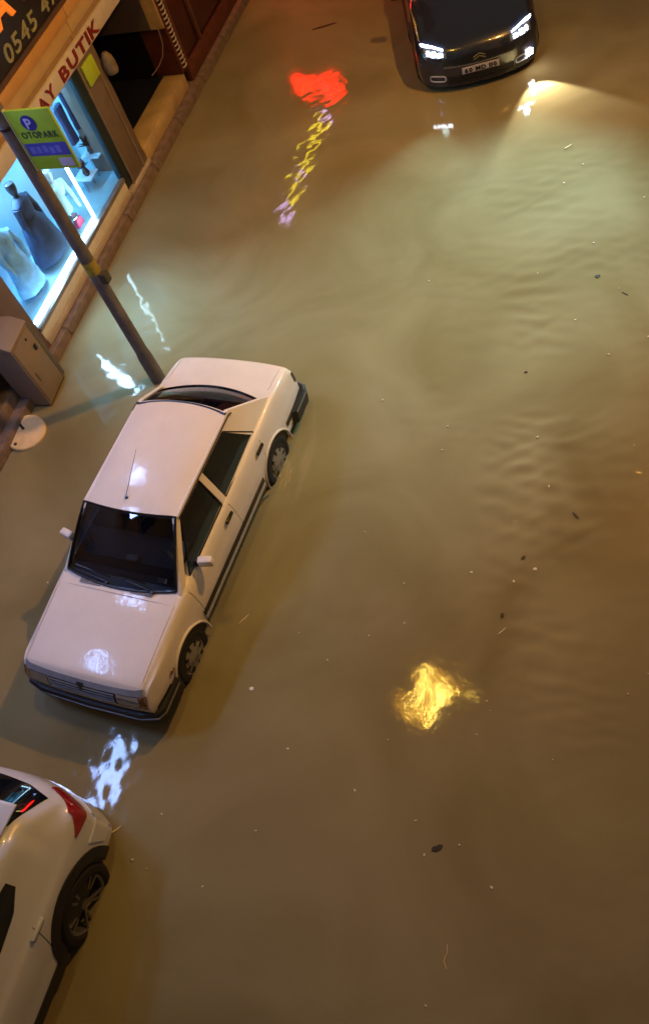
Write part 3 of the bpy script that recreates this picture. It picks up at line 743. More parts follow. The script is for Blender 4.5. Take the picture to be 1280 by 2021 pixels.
# ------------------------------------------------------------------ left building with the shops
FX = -7.98
def shop_building():
    bd = empty('shop_building', (0, 0, 0), 0, 'building along the left kerb with lit shop windows and a brown plinth at its foot', 'building')
    plaster = mat('tan_plaster', (.42, .31, .20), .8, bump=.3, bscale=30)
    brown = mat('brown_frame', (.17, .11, .085), .5, bump=.2)
    marble = mat('marble_step', (.50, .36, .20), .35, var=.25, vscale=3)
    whitem = mat('white_sill', (.76, .75, .74), .4, var=.06)
    plinthm = mat('brown_stone', (.20, .15, .13), .5, var=.3, vscale=8, bump=.3)
    upper = mat('upper_wall', (.38, .33, .28), .85, bump=.3)
    # plinth in cut stones with joints
    y = -14.0; k = 0
    st = None
    while y < 34:
        L = 1.18
        if st is None:
            st = MB().box(-.17, .12, 0.006, L-.006, 0, .33).build('plinth_stone', plinthm, bd, bevel=.012); st.location = (FX, y, 0)
        else:
            c = st.copy(); COL.objects.link(c); c.location = (FX, y, 0); c.parent = bd
        y += L
    # wall pieces
    MB().box(-10.6, FX-.04, -14, 5.0, .0, 12.5).build('wall', plaster, bd, smooth=None)
    MB().box(-10.6, FX-.04, 5.0, 16.0, 3.0, 12.5).build('wall', upper, bd, smooth=None)
    MB().box(-10.6, FX-.04, 16.0, 34, .0, 12.5).build('wall', plaster, bd, smooth=None)
    # dark neighbour doorway left of the window, pillar
    MB().box(-8.7, -8.55, 5.0, 6.12, .3, 3.0).build('door', mat('navy_door', (.012, .016, .045), .25), bd)
    MB().box(-8.55, FX, 6.12, 6.28, .3, 3.0).build('door_frame', brown, bd, bevel=.01)
    MB().box(-8.7, FX+.01, 6.30, 6.90, .33, 3.0).build('pillar', mat('mauve_pillar', (.17, .12, .13), .55, bump=.3), bd, bevel=.012)
    MB().box(-8.5, FX-.02, 5.0, 6.12, .0, .5).build('door_step', plinthm, bd, bevel=.01)
    # display window 6.9..10.0
    MB().box(-8.62, FX+.03, 6.90, 10.02, .335, .44).build('stone_base', mat('pale_base', (.48, .42, .38), .5, var=.12), bd, bevel=.01)
    MB().box(-8.62, FX+.015, 6.90, 10.02, .44, .60).build('sill', whitem, bd, bevel=.008)
    MB().box(-8.03, FX+.035, 6.90, 10.02, .60, .665).build('window_frame', mat('grey_frame', (.30, .30, .33), .35, metal=.5), bd, bevel=.006)
    MB().box(-8.85, -8.04, 6.91, 10.45, .60, .645).build('display_floor', mat('pale_display_floor', (.20, .40, .54), .4), bd)
    wl = mat('display_wall', (.32, .56, .69), .6, var=.1, vscale=2)
    MB().box(-8.95, -8.86, 6.91, 10.45, .60, 2.9).build('display_wall', wl, bd)
    MB().box(-8.9, -8.04, 10.46, 10.52, .60, 2.9).build('display_wall', wl, bd)
    MB().box(-8.9, -8.04, 6.905, 6.93, .66, 2.9).build('display_wall', wl, bd)
    MB().box(-8.9, -8.04, 6.93, 10.45, 2.86, 2.90).build('display_ceiling', mat('ceiling_white', (.7, .7, .7), .7), bd)
    pane = glass('shop_glass', (.93, .96, .97), .01, 1.35)
    MB().box(-8.012, -8.004, 6.93, 9.98, .666, 2.36).build('window_pane', pane, bd)
    led = emis('led_strip_glow', (.55, .84, 1.0), 22)
    for (a, b_) in (((-8.055, 6.97, .69), (-8.055, 9.11, .69)), ((-8.055, 9.11, .69), (-8.055, 9.11, 2.35))):
        MB().bar(a, b_, .032, .032, (0, 1, 0) if a[2] != b_[2] else (0, 0, 1)).build('led_strip', led, bd)
    # mullions right of the window
    MB().box(-8.06, FX+.01, 10.02, 10.20, .44, 2.36).build('window_frame', mat('teal_grey_frame', (.014, .028, .036), .35), bd, bevel=.006)
    MB().box(-8.1, FX+.03, 10.20, 10.225, .40, 2.36).build('metal_edge', mat('silver_edge', (.5, .42, .36), .3, metal=.7), bd)
    MB().box(-8.5, FX+.015, 10.225, 10.80, .40, 2.36).build('pillar', mat('brown_pillar', (.17, .125, .105), .5, bump=.2), bd, bevel=.015)
    MB().box(-8.1, FX+.035, 10.62, 10.65, .40, 2.0).build('metal_edge', MATS['silver_edge'], bd)
    MB().box(-8.6, FX+.05, 10.02, 10.84, .335, .40).build('stone_base', MATS['pale_base'], bd, bevel=.01)
    # recessed entrance 10.84..12.8
    MB().box(-8.38, FX, 10.84, 12.80, .33, .575).build('entrance_step', marble, bd, bevel=.012)
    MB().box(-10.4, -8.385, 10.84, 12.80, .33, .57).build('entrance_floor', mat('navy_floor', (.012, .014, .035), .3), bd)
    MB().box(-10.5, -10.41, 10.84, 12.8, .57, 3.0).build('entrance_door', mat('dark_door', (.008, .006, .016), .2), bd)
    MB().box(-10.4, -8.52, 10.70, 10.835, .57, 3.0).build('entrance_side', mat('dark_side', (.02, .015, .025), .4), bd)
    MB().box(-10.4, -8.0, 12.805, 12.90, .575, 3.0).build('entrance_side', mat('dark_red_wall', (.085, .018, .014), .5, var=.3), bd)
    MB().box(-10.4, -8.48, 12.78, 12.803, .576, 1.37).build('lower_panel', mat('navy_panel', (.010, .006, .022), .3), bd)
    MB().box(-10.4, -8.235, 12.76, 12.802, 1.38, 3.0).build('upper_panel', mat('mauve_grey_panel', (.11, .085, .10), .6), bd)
    MB().box(-8.23, -8.0, 12.765, 12.802, 1.38, 3.0).build('upper_panel', mat('tan_panel', (.50, .33, .17), .5, var=.2), bd)
    # striped post: dark post wound with pale bands
    po = MB().cyl((FX-.03, 12.93, .575), (FX-.03, 12.93, 3.0), .045, n=14).build('striped_post', mat('dark_post', (.03, .012, .012), .5), bd)
    st = None
    for k in range(26):
        z = .66+k*.075
        if st is None:
            b = MB(); n = 10
            pts = [(.052*math.cos(a), .052*math.sin(a), .045*(a/PI)) for a in np.linspace(-PI*.62, PI*.62, n)]
            b.tube(pts, .014, 6); st = b.build('pale_band', mat('pale_band_white', (.55, .45, .42), .5), po); st.location = (FX-.03, 12.93, z)
        else:
            c = st.copy(); COL.objects.link(c); c.parent = po; c.location = (FX-.03, 12.93, z)
    # dark red shop window beyond
    MB().box(-8.1, FX+.02, 12.99, 16.0, .335, .62).build('stone_base', mat('dark_red_base', (.12, .035, .025), .5, var=.3), bd, bevel=.01)
    MB().box(-8.04, -8.02, 13.0, 16.0, .62, 2.5).build('window_pane', mat('dark_red_glass', (.045, .008, .010), .15, var=.5, vscale=1.5), bd)
    for yy in (13.0, 13.72, 14.9, 15.9):
        MB().box(-8.09, FX+.01, yy, yy+.07, .62, 2.5).build('mullion', mat('red_brown_frame', (.12, .05, .04), .5), bd, bevel=.005)
    MB().box(-8.2, -8.05, 12.95, 16.0, 2.5, 3.0).build('lintel', brown, bd)
    # band between the sign strip and the upper sign, in stepped boards
    for (z0, z1, x1, c) in ((2.60, 2.70, .02, 0), (2.70, 2.90, .075, 1), (2.90, 3.06, .12, 2)):
        yy = 2.0
        while yy < 16:
            MB().box(-8.15, FX+x1, yy+.004, min(16, yy+2.8)-.004, z0, z1-.004).build('fascia_board', [mat('tan_board', (.40, .26, .14), .5, var=.06), mat('tan_board_light', (.54, .37, .19), .5, var=.06), mat('orange_board', (.55, .30, .11), .5, var=.06)][c], bd, bevel=.008)
            yy += 2.8
    MB().box(-8.4, FX-.01, 6.0, 12.9, 2.37, 2.6).build('lintel', MATS['tan_board'], bd)
    # upper windows
    for fl in range(3):
        for yy in (0.6, 3.6, 8.2, 11.4, 14.6):
            z0 = 5.9+fl*2.2
            w = MB(); w.box(-8.03, FX+.02, yy-.05, yy+1.45, z0-.06, z0); w.box(-8.03, FX+.02, yy-.05, yy+1.45, z0+1.35, z0+1.41); w.box(-8.03, FX+.01, yy-.05, yy, z0, z0+1.35); w.box(-8.03, FX+.01, yy+1.40, yy+1.45, z0, z0+1.35); w.box(-8.03, FX+.01, yy+.68, yy+.72, z0, z0+1.35)
            f = w.build('window', mat('window_frame_white', (.5, .5, .5), .5), bd)
            MB().box(-8.025, -8.0, yy, yy+1.4, z0, z0+1.35).build('pane', M_dkglass, f)
    return bd
shop_building()

def fascia_sign():
    s = empty('shop_sign', (0, 0, 0), 0, 'white strip sign with dark red lettering above the lit boutique window', 'sign')
    MB().box(FX-.02, FX+.055, 7.3, 13.4, 2.355, 2.595).build('sign_board', mat('sign_white', (.62, .56, .54), .4, var=.08), s, bevel=.004)
    write('AY', (FX+.057, 9.06, 2.395), (0, 1, 0), (0, 0, 1), .22, .012, mat('dark_red_letter', (.20, .012, .014), .4), s, 'letter', .46, .004)
    write('BUTIK', (FX+.057, 9.76, 2.385), (0, 1, 0), (0, 0, 1), .235, .012, MATS['dark_red_letter'], s, 'letter', 1.28, .006)
fascia_sign()
def upper_sign():
    s = empty('shop_sign', (0, 0, 0), 0, 'large dark sign above the orange ledge with grey phone number and orange letters', 'sign')
    MB().box(FX-.03, FX+.10, 6.4, 14.0, 3.07, 4.35).build('sign_board', mat('sign_charcoal', (.022, .018, .022), .35), s, bevel=.01)
    MB().box(FX+.10, FX+.13, 6.4, 14.0, 3.07, 3.12).build('sign_edge', mat('sign_brown_edge', (.10, .055, .04), .5), s)
    g = mat('grey_green_letter', (.30, .29, .19), .45)
    write('0545 474', (FX+.102, 8.90, 3.17), (0, 1, 0), (0, 0, 1), .28, .014, g, s, 'digit', 1.75, .004, slant=.15)
    write('30 40', (FX+.102, 10.86, 3.17), (0, 1, 0), (0, 0, 1), .28, .014, g, s, 'digit', .98, .004, slant=.15)
    write('AY', (FX+.102, 9.02, 3.52), (0, 1, 0), (0, 0, 1), .52, .03, emis('orange_letter_glow', (1, .22, .02), .55, (.6, .2, .03)), s, 'letter', 1.0, .012)
upper_sign()

# things in the display window
def mannequin(loc, rz, label, coat, h, name='mannequin', headcol=None, skirt=.24):
    m = empty(name, loc, rz, label, 'mannequin')
    hc = headcol or mat('mannequin_dark', (.02, .03, .045), .35)
    pr = [(.10, 0), (.10, .01), (.02, .02), (.015, .12)]
    MB().lathe(pr, n=20).build('stand', M_chrome, m)
    b = MB(); n = 26
    secs = [(.10, skirt*1.05, skirt*.7), (.3, skirt*.92, skirt*.62), (.62, skirt*.72, skirt*.48), (.80*h/1.25, .135, .095), (.95*h/1.25, .165, .11), (1.08*h/1.25, .185, .095), (1.13*h/1.25, .13, .07), (1.16*h/1.25, .05, .05)]
    k0 = len(b.v)
    for (z, ry, rx) in secs:
        for k in range(n):
            a = 2*PI*k/n; fold = 1+.07*math.sin(a*7+z*2)*max(0, (.75-z))
            b.v.append((rx*fold*math.cos(a), ry*fold*math.sin(a), z))
    for i in range(len(secs)-1):
        for k in range(n): b.f.append((i*n+k, i*n+(k+1) % n, (i+1)*n+(k+1) % n, (i+1)*n+k))
    b.f.append(tuple(range(n)))
    b.build('garment', coat, m)
    top = 1.08*h/1.25
    for s in (1, -1):
        MB().tube([(0, s*.165, top-.02), (.02, s*.225, top-.25), (.07, s*.20, top-.50)], [.055, .045, .032], 10).build('sleeve', coat, m)
    hd = MB(); z0 = 1.15*h/1.25
    hd.tube([(0, 0, z0-.02), (0, 0, z0+.06)], [.045, .04], 12)
    hd.lathe([(.001, z0+.04), (.05, z0+.06), (.068, z0+.12), (.075, z0+.17), (.062, z0+.225), (.001, z0+.255)], n=16)
    hd.build('head', hc, m)
    return m
mannequin((-8.40, 8.32, .645), .1, 'headed mannequin in a dark navy coat behind the left half of the boutique window', mat('navy_cloth', (.014, .04, .10), .8, var=.4, vscale=7, bump=.3), 1.14, skirt=.33)
mannequin((-8.38, 7.62, .645), 0, 'mannequin in a pale blue dress nearest the electrical cabinet in the boutique window', mat('pale_blue_cloth', (.22, .50, .85), .8, var=.3, vscale=8, bump=.3), 1.12, headcol=mat('mannequin_pale', (.5, .65, .75), .4), skirt=.25)
def garment(y, z1, L, label, mt, x=-8.72):
    g = empty('hanging_garment', (x, y, z1), 0, label, 'garment')
    MB().tube([(0, -.10, -.02), (0, 0, .03), (0, .10, -.02)], .006, 6).build('hanger', M_chrome, g)
    b = MB(); n = 18
    secs = [(-.01, .09, .03), (-.06, .11, .04), (-L*.5, .085, .045), (-L, .10, .05)]
    for (z, ry, rx) in secs:
        for k in range(n):
            a = 2*PI*k/n; b.v.append((rx*math.cos(a)*(1+.15*math.sin(5*a)), ry*math.sin(a), z))
    for i in range(3):
        for k in range(n): b.f.append((i*n+k, i*n+(k+1) % n, (i+1)*n+(k+1) % n, (i+1)*n+k))
    b.f += [tuple(range(n)), tuple(range(3*n, 4*n))]
    b.build('cloth', mt, g)
navy2 = mat('dark_blue_cloth', (.015, .035, .12), .8, var=.3)
garment(10.28, 2.02, .62, 'dark blue garment hanging just inside the right edge of the boutique window', navy2, -8.45)
garment(10.02, 1.92, .60, 'dark blue garment hanging behind the green parking sign, second from the window edge', navy2, -8.45)
def plant(loc, label, mt, n=16, r=.10, hgt=.2, seed=1):
    rnd = random.Random(seed); p = empty('vase_plant', loc, 0, label, 'plant')
    MB().lathe([(.001, 0), (.04, 0), (.055, .05), (.03, .12), (.035, .14)], n=18).build('vase', mat('dark_vase', (.03, .02, .03), .3), p)
    b = MB()
    for k in range(n):
        a = rnd.uniform(0, 2*PI); el = rnd.uniform(.2, 1.4); L = rnd.uniform(.5, 1)*hgt
        d = Vector((math.cos(a)*math.cos(el), math.sin(a)*math.cos(el), math.sin(el))); s = d.cross(Vector((0, 0, 1))).normalized()*r*.28
        o = Vector((0, 0, .13)); m_ = o+d*L*.55
        b.add([o, m_+s, o+d*L, m_-s], [(0, 1, 2, 3)])
    b.build('leaves', mt, p)
plant((-8.45, 10.24, .98), 'dark leafy plant on a glass shelf in the right part of the boutique window', mat('dark_leaf', (.008, .02, .03), .6), 26, .12, .2, 3)
plant((-8.40, 9.84, .88), 'small brown dried plant just left of the dark leafy one in the window', mat('brown_leaf', (.10, .045, .05), .6), 20, .10, .17, 5)
def shelf(y0, y1, z, label):
    s = empty('display_shelf', (0, 0, 0), 0, label, 'shelf')
    MB().box(-8.60, -8.28, y0, y1, z-.02, z).build('board', mat('shelf_blue', (.35, .52, .66), .4), s, bevel=.003)
    for yy in (y0+.02, y1-.04): MB().box(-8.46, -8.42, yy, yy+.02, .646, z-.02).build('leg', M_chrome, s)
shelf(10.10, 10.42, .978, 'small pale blue shelf under the dark leafy plant'); shelf(9.70, 9.98, .878, 'small pale blue shelf under the brown dried plant')
def bag():
    b = empty('handbag', (-8.27, 9.0, .646), 0, 'small pink handbag at the bottom of the window next to the light strip', 'handbag')
    MB().prism([(-.09, 0), (.09, 0), (.07, .13), (-.07, .13)], 'X', -.035, .035).build('pouch', mat('pink_leather', (.55, .05, .12), .5), b, bevel=.012)
    MB().tube([(0, -.05, .125), (0, -.035, .19), (0, .035, .19), (0, .05, .125)], .007, 6).build('handle', MATS['pink_leather'], b)
bag()
def blouse():
    m = mannequin((-8.33, 8.98, .80), 0, 'small white bust with a pale turquoise blouse beside the upright light strip', mat('turquoise_cloth', (.45, .70, .72), .8, bump=.3), .62, 'display_bust', mat('mannequin_pale', (.5, .65, .75), .4), .10)
blouse()
# light panel in the ceiling of the display
def ceiling_light():
    c = empty('ceiling_light', (-8.45, 8.7, 2.84), 0, 'long cool ceiling light hidden above the boutique window display', 'ceiling light')
    MB().box(-.12, .12, -1.6, 1.6, -.02, .01).build('housing', mat('lamp_white', (.7, .7, .7), .5), c)
    MB().box(-.10, .10, -1.55, 1.55, -.03, -.021).build('diffuser', emis('cool_panel_glow', (.26, .66, 1.0), 80), c)
    MB().box(.16, .34, -1.7, 1.5, -.50, -.475).build('added_light_rail', MATS['lamp_white'], c)  # rail added to carry the spill light below
    area('added_spill_light', (.25, -.65, -.51), (1.50, -1.15, -2.70), 36.0, (.38, .70, 1.0), .16, 1.9, c, 70)  # added light behind the glass, throws a bluish pool onto the water outside
ceiling_light()

# wall things in and beside the entrance
def notice():
    n = empty('notice_sign', (0, 0, 0), 0, 'small bright green notice on the brown pillar right of the boutique window', 'sign')
    MB().box(FX+.02, FX+.05, 10.28, 10.62, 1.98, 2.28).build('panel', mat('green_notice', (.42, .58, .04), .4), n, bevel=.004)
notice()
def alarm():
    a = empty('wall_lantern', (FX+.10, 10.84, 1.90), 0, 'dull grey brown wall lantern on the pillar corner beside the green notice', 'lantern')
    MB().lathe([(.001, .26), (.04, .25), (.085, .18), (.10, .08), (.10, 0), (.085, -.05), (.001, -.06)], n=20).build('shade', mat('dull_bronze', (.20, .15, .09), .5, var=.3, vscale=15), a)
    MB().bar((-.13, 0, .12), (0, 0, .12), .04, .05).build('bracket', M_post, a)
alarm()
def cable():
    pts = [(-8.06, 12.70, 1.42), (-8.06, 12.66, 1.20), (-8.12, 12.60, 1.02), (-8.22, 12.55, .90), (-8.36, 12.45, .80)]
    MB().tube(pts, .008, 6).build('hanging_cable', mat('pale_cable', (.30, .20, .22), .5))
    tag(bpy.data.objects['hanging_cable'], 'thin pale cable curving down inside the dark shop entrance', 'cable')
cable()

# floodlights above the shops (their light lies as a bluish streak on the white car and the water)
def floodlight(y, z, L, label, power):
    f = empty('sign_light', (FX+.22, y, z), 0, label, 'wall light', 'bluish sign lights on the shop facade')
    MB().obox((0, 0, 0), 0.10, L, .36, Matrix.Rotation(R(28), 3, 'Y')).build('housing', mat('lamp_grey', (.2, .2, .22), .5), f, bevel=.01)
    Mx = Matrix.Rotation(R(28), 3, 'Y')
    o = MB().obox(Mx @ Vector((.056, 0, 0)), .008, L-.04, .32, Mx).build('lens', emis('cool_flood_glow', (.24, .42, 1.0), 32), f)
    MB().bar((-.22, 0, 0), (0, 0, 0), .05, .05).build('bracket', M_post, f)
    area('flood_lamp', (.075, 0, -.035), (3.0, 0, -1.75+.0), power, COOL, L, .32, f)
floodlight(2.45, 5.15, 1.15, 'bluish sign light fixed above the shops, nearest the white hatchback', P_FLOOD)
floodlight(4.55, 5.75, .45, 'short bluish sign light fixed above the shops, in the middle of the row', P_FLOOD*.6)
floodlight(6.20, 5.10, .55, 'bluish sign light fixed above the shops, nearest the boutique', P_FLOOD*.8)

# neon signs further up the facade, seen as red and yellow reflections
def neon():
    s = empty('neon_sign', (0, 0, 0), 0, 'yellow and violet light chain running along the facade beyond the entrance', 'neon sign')
    MB().box(FX, FX+.04, 14.2, 17.9, 3.86, 4.10).build('back_rail', M_black, s)
    ye = emis('yellow_neon', (.80, .62, .02), 26); vi = emis('violet_neon', (.62, .42, .85), 20)
    rnd = random.Random(4); y = 14.25; k = 0
    while y < 17.8:
        vio = k in (0, 1, 5, 12, 13)
        L = .16 if vio else rnd.uniform(.18, .34)
        pts = [(FX+.07, y+L*t, 3.97+.045*math.sin(t*9+k)) for t in np.linspace(0, 1, 7)]
        MB().tube(pts, .035 if not vio else .045, 8).build('tube_light', vi if vio else ye, s)
        y += L+.06; k += 1
    r = empty('neon_sign', (0, 0, 0), 0, 'red neon sign on the facade at the far end of the light chain', 'neon sign')
    rd = emis('red_neon', (1.0, .004, .002), 42)
    MB().prism([(16.45, 2.1), (17.5, 2.6), (18.3, 3.2), (19.2, 3.7), (19.25, 4.4), (18.4, 4.2), (17.6, 3.45), (16.9, 3.05), (16.4, 2.7)], 'X', FX, FX+.04).build('board', M_black, r)
    for (p, q, w) in (((16.62, 2.33), (16.72, 2.62), .09), ((16.85, 2.42), (16.98, 2.9), .09), ((17.1, 2.58), (17.3, 3.08), .07), ((17.45, 2.88), (17.6, 3.2), .08), ((17.75, 3.1), (17.95, 3.45), .07),
                      ((18.15, 3.3), (18.25, 3.8), .08), ((18.45, 3.5), (18.5, 4.0), .08), ((18.75, 3.65), (18.8, 4.1), .08), ((19.0, 3.85), (19.02, 4.2), .06)):
        MB().tube([(FX+.09, p[0], p[1]), (FX+.12, (p[0]+q[0])/2+.05, (p[1]+q[1])/2), (FX+.09, q[0], q[1])], w, 8).build('tube_light', rd, r)
neon()

# amber festive light panel hung on cables over the street
def hanging_light():
    h = empty('street_decoration', (-4.10, 6.35, 10.0), R(-28), 'amber light panel with bright bulbs hung on cables over the street', 'street light')
    MB().box(-.46, .46, -.62, .62, .02, .06).build('frame', M_black, h, bevel=.01)
    am = emis('amber_panel_glow', (1.0, .42, .0), 15)
    rnd = random.Random(2)
    for i in range(3):
        for j in range(4):
            if (i, j) in ((0, 1),): continue
            MB().obox((-.30+.30*i, -.46+.31*j, .0), .28, .29, .03, Matrix.Rotation(rnd.uniform(-.1, .1), 3, 'Z')).build('glowing_tile', am, h, bevel=.01)
    bl = emis('bulb_glow', (1.0, .68, .12), 300)
    for (x, y) in ((.36, -.38), (.34, -.18), (.33, .0), (.32, .16), (.30, .34), (-.02, -.36), (-.06, -.12), (-.12, .16), (-.28, .38), (.18, .22)):
        MB().lathe([(.001, -.10), (.045, -.08), (.055, -.045), (.03, .0)], (x, y, -.02), n=10).build('bulb', bl, h)
    MB().tube([(-4.1, -2.0, .5), (-2, -1, .12), (0, 0, .08), (2, 1, .14), (4.9, 2.6, .5)], .008, 6).build('support_cable', M_black, h)
    g = empty('hanging_lamp', (-3.24, 6.50, 10.0), 0, 'single small amber lamp hanging on the cable beside the light panel', 'street light')
    MB().lathe([(.001, -.10), (.07, -.06), (.09, 0), (.05, .07), (.001, .09)], n=16).build('globe', emis('amber_globe_glow', (1, .62, .08), 40), g)
    MB().cyl((0, 0, .08), (0, 0, .2), .012, n=8).build('stem', M_black, g)
hanging_light()

# opposite building (the photograph is taken from it) with its sodium street lamp
def opposite():
    b = empty('apartment_building', (0, 0, 0), 0, 'plain apartment building on the side the picture is taken from', 'building')
    up = mat('opposite_wall', (.40, .33, .26), .85, bump=.3)
    MB().box(1.6, 9, -30, 60, 0, 14).build('wall', up, b, smooth=None)
    for fl in range(4):
        for k in range(9):
            yy = -9+k*3.4; z0 = 1.0+fl*3.2
            w = MB(); w.box(1.55, 1.62, yy-.06, yy+1.56, z0-.08, z0); w.box(1.55, 1.62, yy-.06, yy+1.56, z0+1.5, z0+1.56); w.box(1.56, 1.62, yy-.06, yy, z0, z0+1.5); w.box(1.56, 1.62, yy+1.5, yy+1.56, z0, z0+1.5)
            f = w.build('window', mat('window_frame_white', (.5, .5, .5), .5), b); MB().box(1.575, 1.59, yy, yy+1.5, z0, z0+1.5).build('pane', M_dkglass, f)
opposite()
def street_lamp(y, z, label, power, x=.75, tx=-5.0, ty=None):
    l = empty('street_lamp', (x, y, z), 0, label, 'street lamp', 'sodium street lamps on the near facade')
    MB().tube([(1.6-x, 0, -.35), (1.0-x+.1, 0, 0), (.1, 0, .06)], .03, 10).build('bracket', M_post, l)
    MB().obox((-.05, 0, .04), .55, .22, .10, Matrix.Rotation(R(12), 3, 'Y')).build('lamp_head', M_post, l, bevel=.03)
    MB().obox((-.07, 0, -.022), .36, .17, .02, Matrix.Rotation(R(12), 3, 'Y')).build('lamp_glass', emis('sodium_glow', SODIUM, 60), l)
    area('sodium_lamp', (-.07, 0, -.045), (tx-x, (ty if ty is not None else y)-y, -z), power, SODIUM, .34, .16, l, 125)
street_lamp(10.5, 9.2, 'orange sodium street lamp on a bracket, level with the boutique', P_SODIUM, ty=7.0)
def added_wash_lamp():  # lamp and fixture added out of view to lay the pale wash on the water
    l = empty('street_lamp', (0.75, 13.0, 5.9), 0, 'added unseen cool white lamp on a short bracket, throwing a pale wash on the water', 'street lamp')
    MB().tube([(.85, 0, -.2), (.5, 0, 0), (.1, 0, .04)], .025, 10).build('bracket', M_post, l)
    MB().obox((-.02, 0, .05), .42, .20, .07, Matrix.Rotation(R(20), 3, 'Y')).build('lamp_head', M_post, l, bevel=.02)
    MB().obox((-.03, 0, .005), .30, .15, .015, Matrix.Rotation(R(20), 3, 'Y')).build('lamp_glass', emis('added_wash_glow', (.55, .95, .95), 30), l)
    spot('added_wash_lamp', (-.04, 0, -.03), (-3.0, -4.6, -5.8), P_ADDED_WASH, (.38, .84, 1.0), 48, 1.0, .10, l)
added_wash_lamp()


# ------------------------------------------------------------------ parking sign on its pole
def parking_sign():
    p = empty('parking_sign', (-6.18, 6.52, 0), 0, 'green and blue parking sign on a tall grey pole behind the white saloon', 'sign')
    MB().tube([(0, 0, 0), (0, 0, .6), (0, 0, .72), (0, 0, 4.9)], [.098, .095, .082, .070], 24).build('pole', M_post, p)
    MB().tube([(0, 0, 2.02), (0, 0, 2.20)], [.0805, .0795], 24).build('sticker', mat('yellow_sticker', (.32, .27, .03), .5, var=.4, vscale=20), p)
    MB().box(.06, .15, -.05, .05, 1.88, 2.02).build('junction_box', mat('box_olive', (.06, .055, .04), .5), p, bevel=.008)
    for z in (3.90,): MB().lathe([(.074, z-.02), (.079, z-.015), (.079, z+.015), (.074, z+.02)], n=24).build('clamp', M_black, p)
    # panel faces -Y
    x0, x1, z0, z1, yf = .09, .60, 3.42, 4.07, -.03
    pn = MB().box(x0, x1, yf, yf+.03, z0, z1).build('sign_panel', mat('sign_green', (.33, .52, .035), .4, var=.12), p, bevel=.004)
    MB().box(x0-.012, x0, yf-.006, yf+.04, z0-.01, z1+.01).build('panel_edge', mat('edge_pale', (.5, .5, .3), .4), p)
    MB().box(x0+.02, x1-.01, yf-.004, yf-.0005, 3.575, 3.715).build('blue_band', mat('sign_blue', (.06, .07, .42), .4), pn)
    MB().lathe([(.001, -.005), (.082, -.005), (.082, 0)], (x0+.21, yf-.0005, z1-.135), 'Y', 28).build('blue_disc', mat('sign_deep_blue', (.02, .03, .25), .4), pn)
    o = pn
    write('P', (x0+.175, yf-.0065, z1-.19), (1, 0, 0), (0, 0, 1), .15, .003, mat('sign_lilac', (.45, .45, .85), .4), o, 'letter', None, .003)
    write('OTOPARK', (x0+.055, yf-.002, 3.775), (1, 0, 0), (0, 0, 1), .095, .003, mat('sign_dark_green', (.03, .07, .05), .4), o, 'letter', .42, .002)
    MB().box(x1-.19, x1-.03, yf-.003, yf-.0005, 3.45, 3.54).build('pale_patch', mat('sign_patch', (.45, .42, .55), .4), pn)
    rnd = random.Random(3)
    for k in range(5):
        xx = x0+.06+k*.075; MB().box(xx, xx+.055, yf-.006, yf-.0042, 3.60+rnd.uniform(0, .02), 3.69-rnd.uniform(0, .02)).build('worn_mark', mat('worn_blue', (.14, .16, .62), .4), pn)
parking_sign()

# ------------------------------------------------------------------ electrical cabinet
def cabinet():
    c = empty('utility_cabinet', (-7.80, 6.22, .09), R(4), 'beige utility cabinet with a lock standing below the window corner', 'cabinet')
    cm = mat('cabinet_beige', (.25, .20, .165), .55, var=.10, vscale=3, bump=.2)
    MB().box(-.20, .18, -.25, .25, .0, .10).build('base', mat('cabinet_base', (.07, .05, .05), .7), c, bevel=.01)
    MB().box(-.21, .19, -.26, .24, .10, 1.13).build('body', cm, c, bevel=.018)
    MB().box(-.20, .18, .245, .33, .10, 1.08).build('side_duct', mat('cabinet_grey', (.13, .13, .125), .6), c, bevel=.02)
    MB().prism([(-.225, 1.135), (.21, 1.135), (.21, 1.16), (.04, 1.25), (-.225, 1.25)], 'Y', -.28, .26).build('lid', cm, c, bevel=.012)
    MB().box(.191, .203, -.235, .215, .14, 1.10).build('door', cm, c, bevel=.004)
    MB().box(.204, .222, .10, .15, .78, .86).build('lock', M_trimblack, c, bevel=.006)
    MB().box(.204, .212, .05, .075, 1.0, 1.03).build('keyhole', M_trimblack, c)
    MB().box(.204, .210, -.16, -.14, .48, .62).build('handle', mat('handle_brown', (.08, .06, .05), .5), c, bevel=.002)
cabinet()

# ------------------------------------------------------------------ floating lid
def lid():
    l = empty('drum_lid', (-7.75, 5.49, WL+.02), R(20), 'round cream lid with a dark slot floating by the utility cabinet', 'lid')
    l.rotation_euler = (R(6), R(4), R(20))
    MB().lathe([(.001, .055), (.19, .052), (.235, .045), (.262, .05), (.275, .035), (.275, -.03)], n=44).build('disc', mat('cream_lid', (.82, .62, .36), .45, var=.12, vscale=9), l)
    MB().obox((-.06, .10, .058), .035, .15, .012, Matrix.Rotation(R(35), 3, 'Z')).build('slot', mat('dark_slot', (.02, .01, .008), .6), l, bevel=.004)
    MB().lathe([(.001, .057), (.022, .057), (.022, .04)], (-.12, -.17, 0), n=12).build('hole', MATS['dark_slot'], l)
lid()

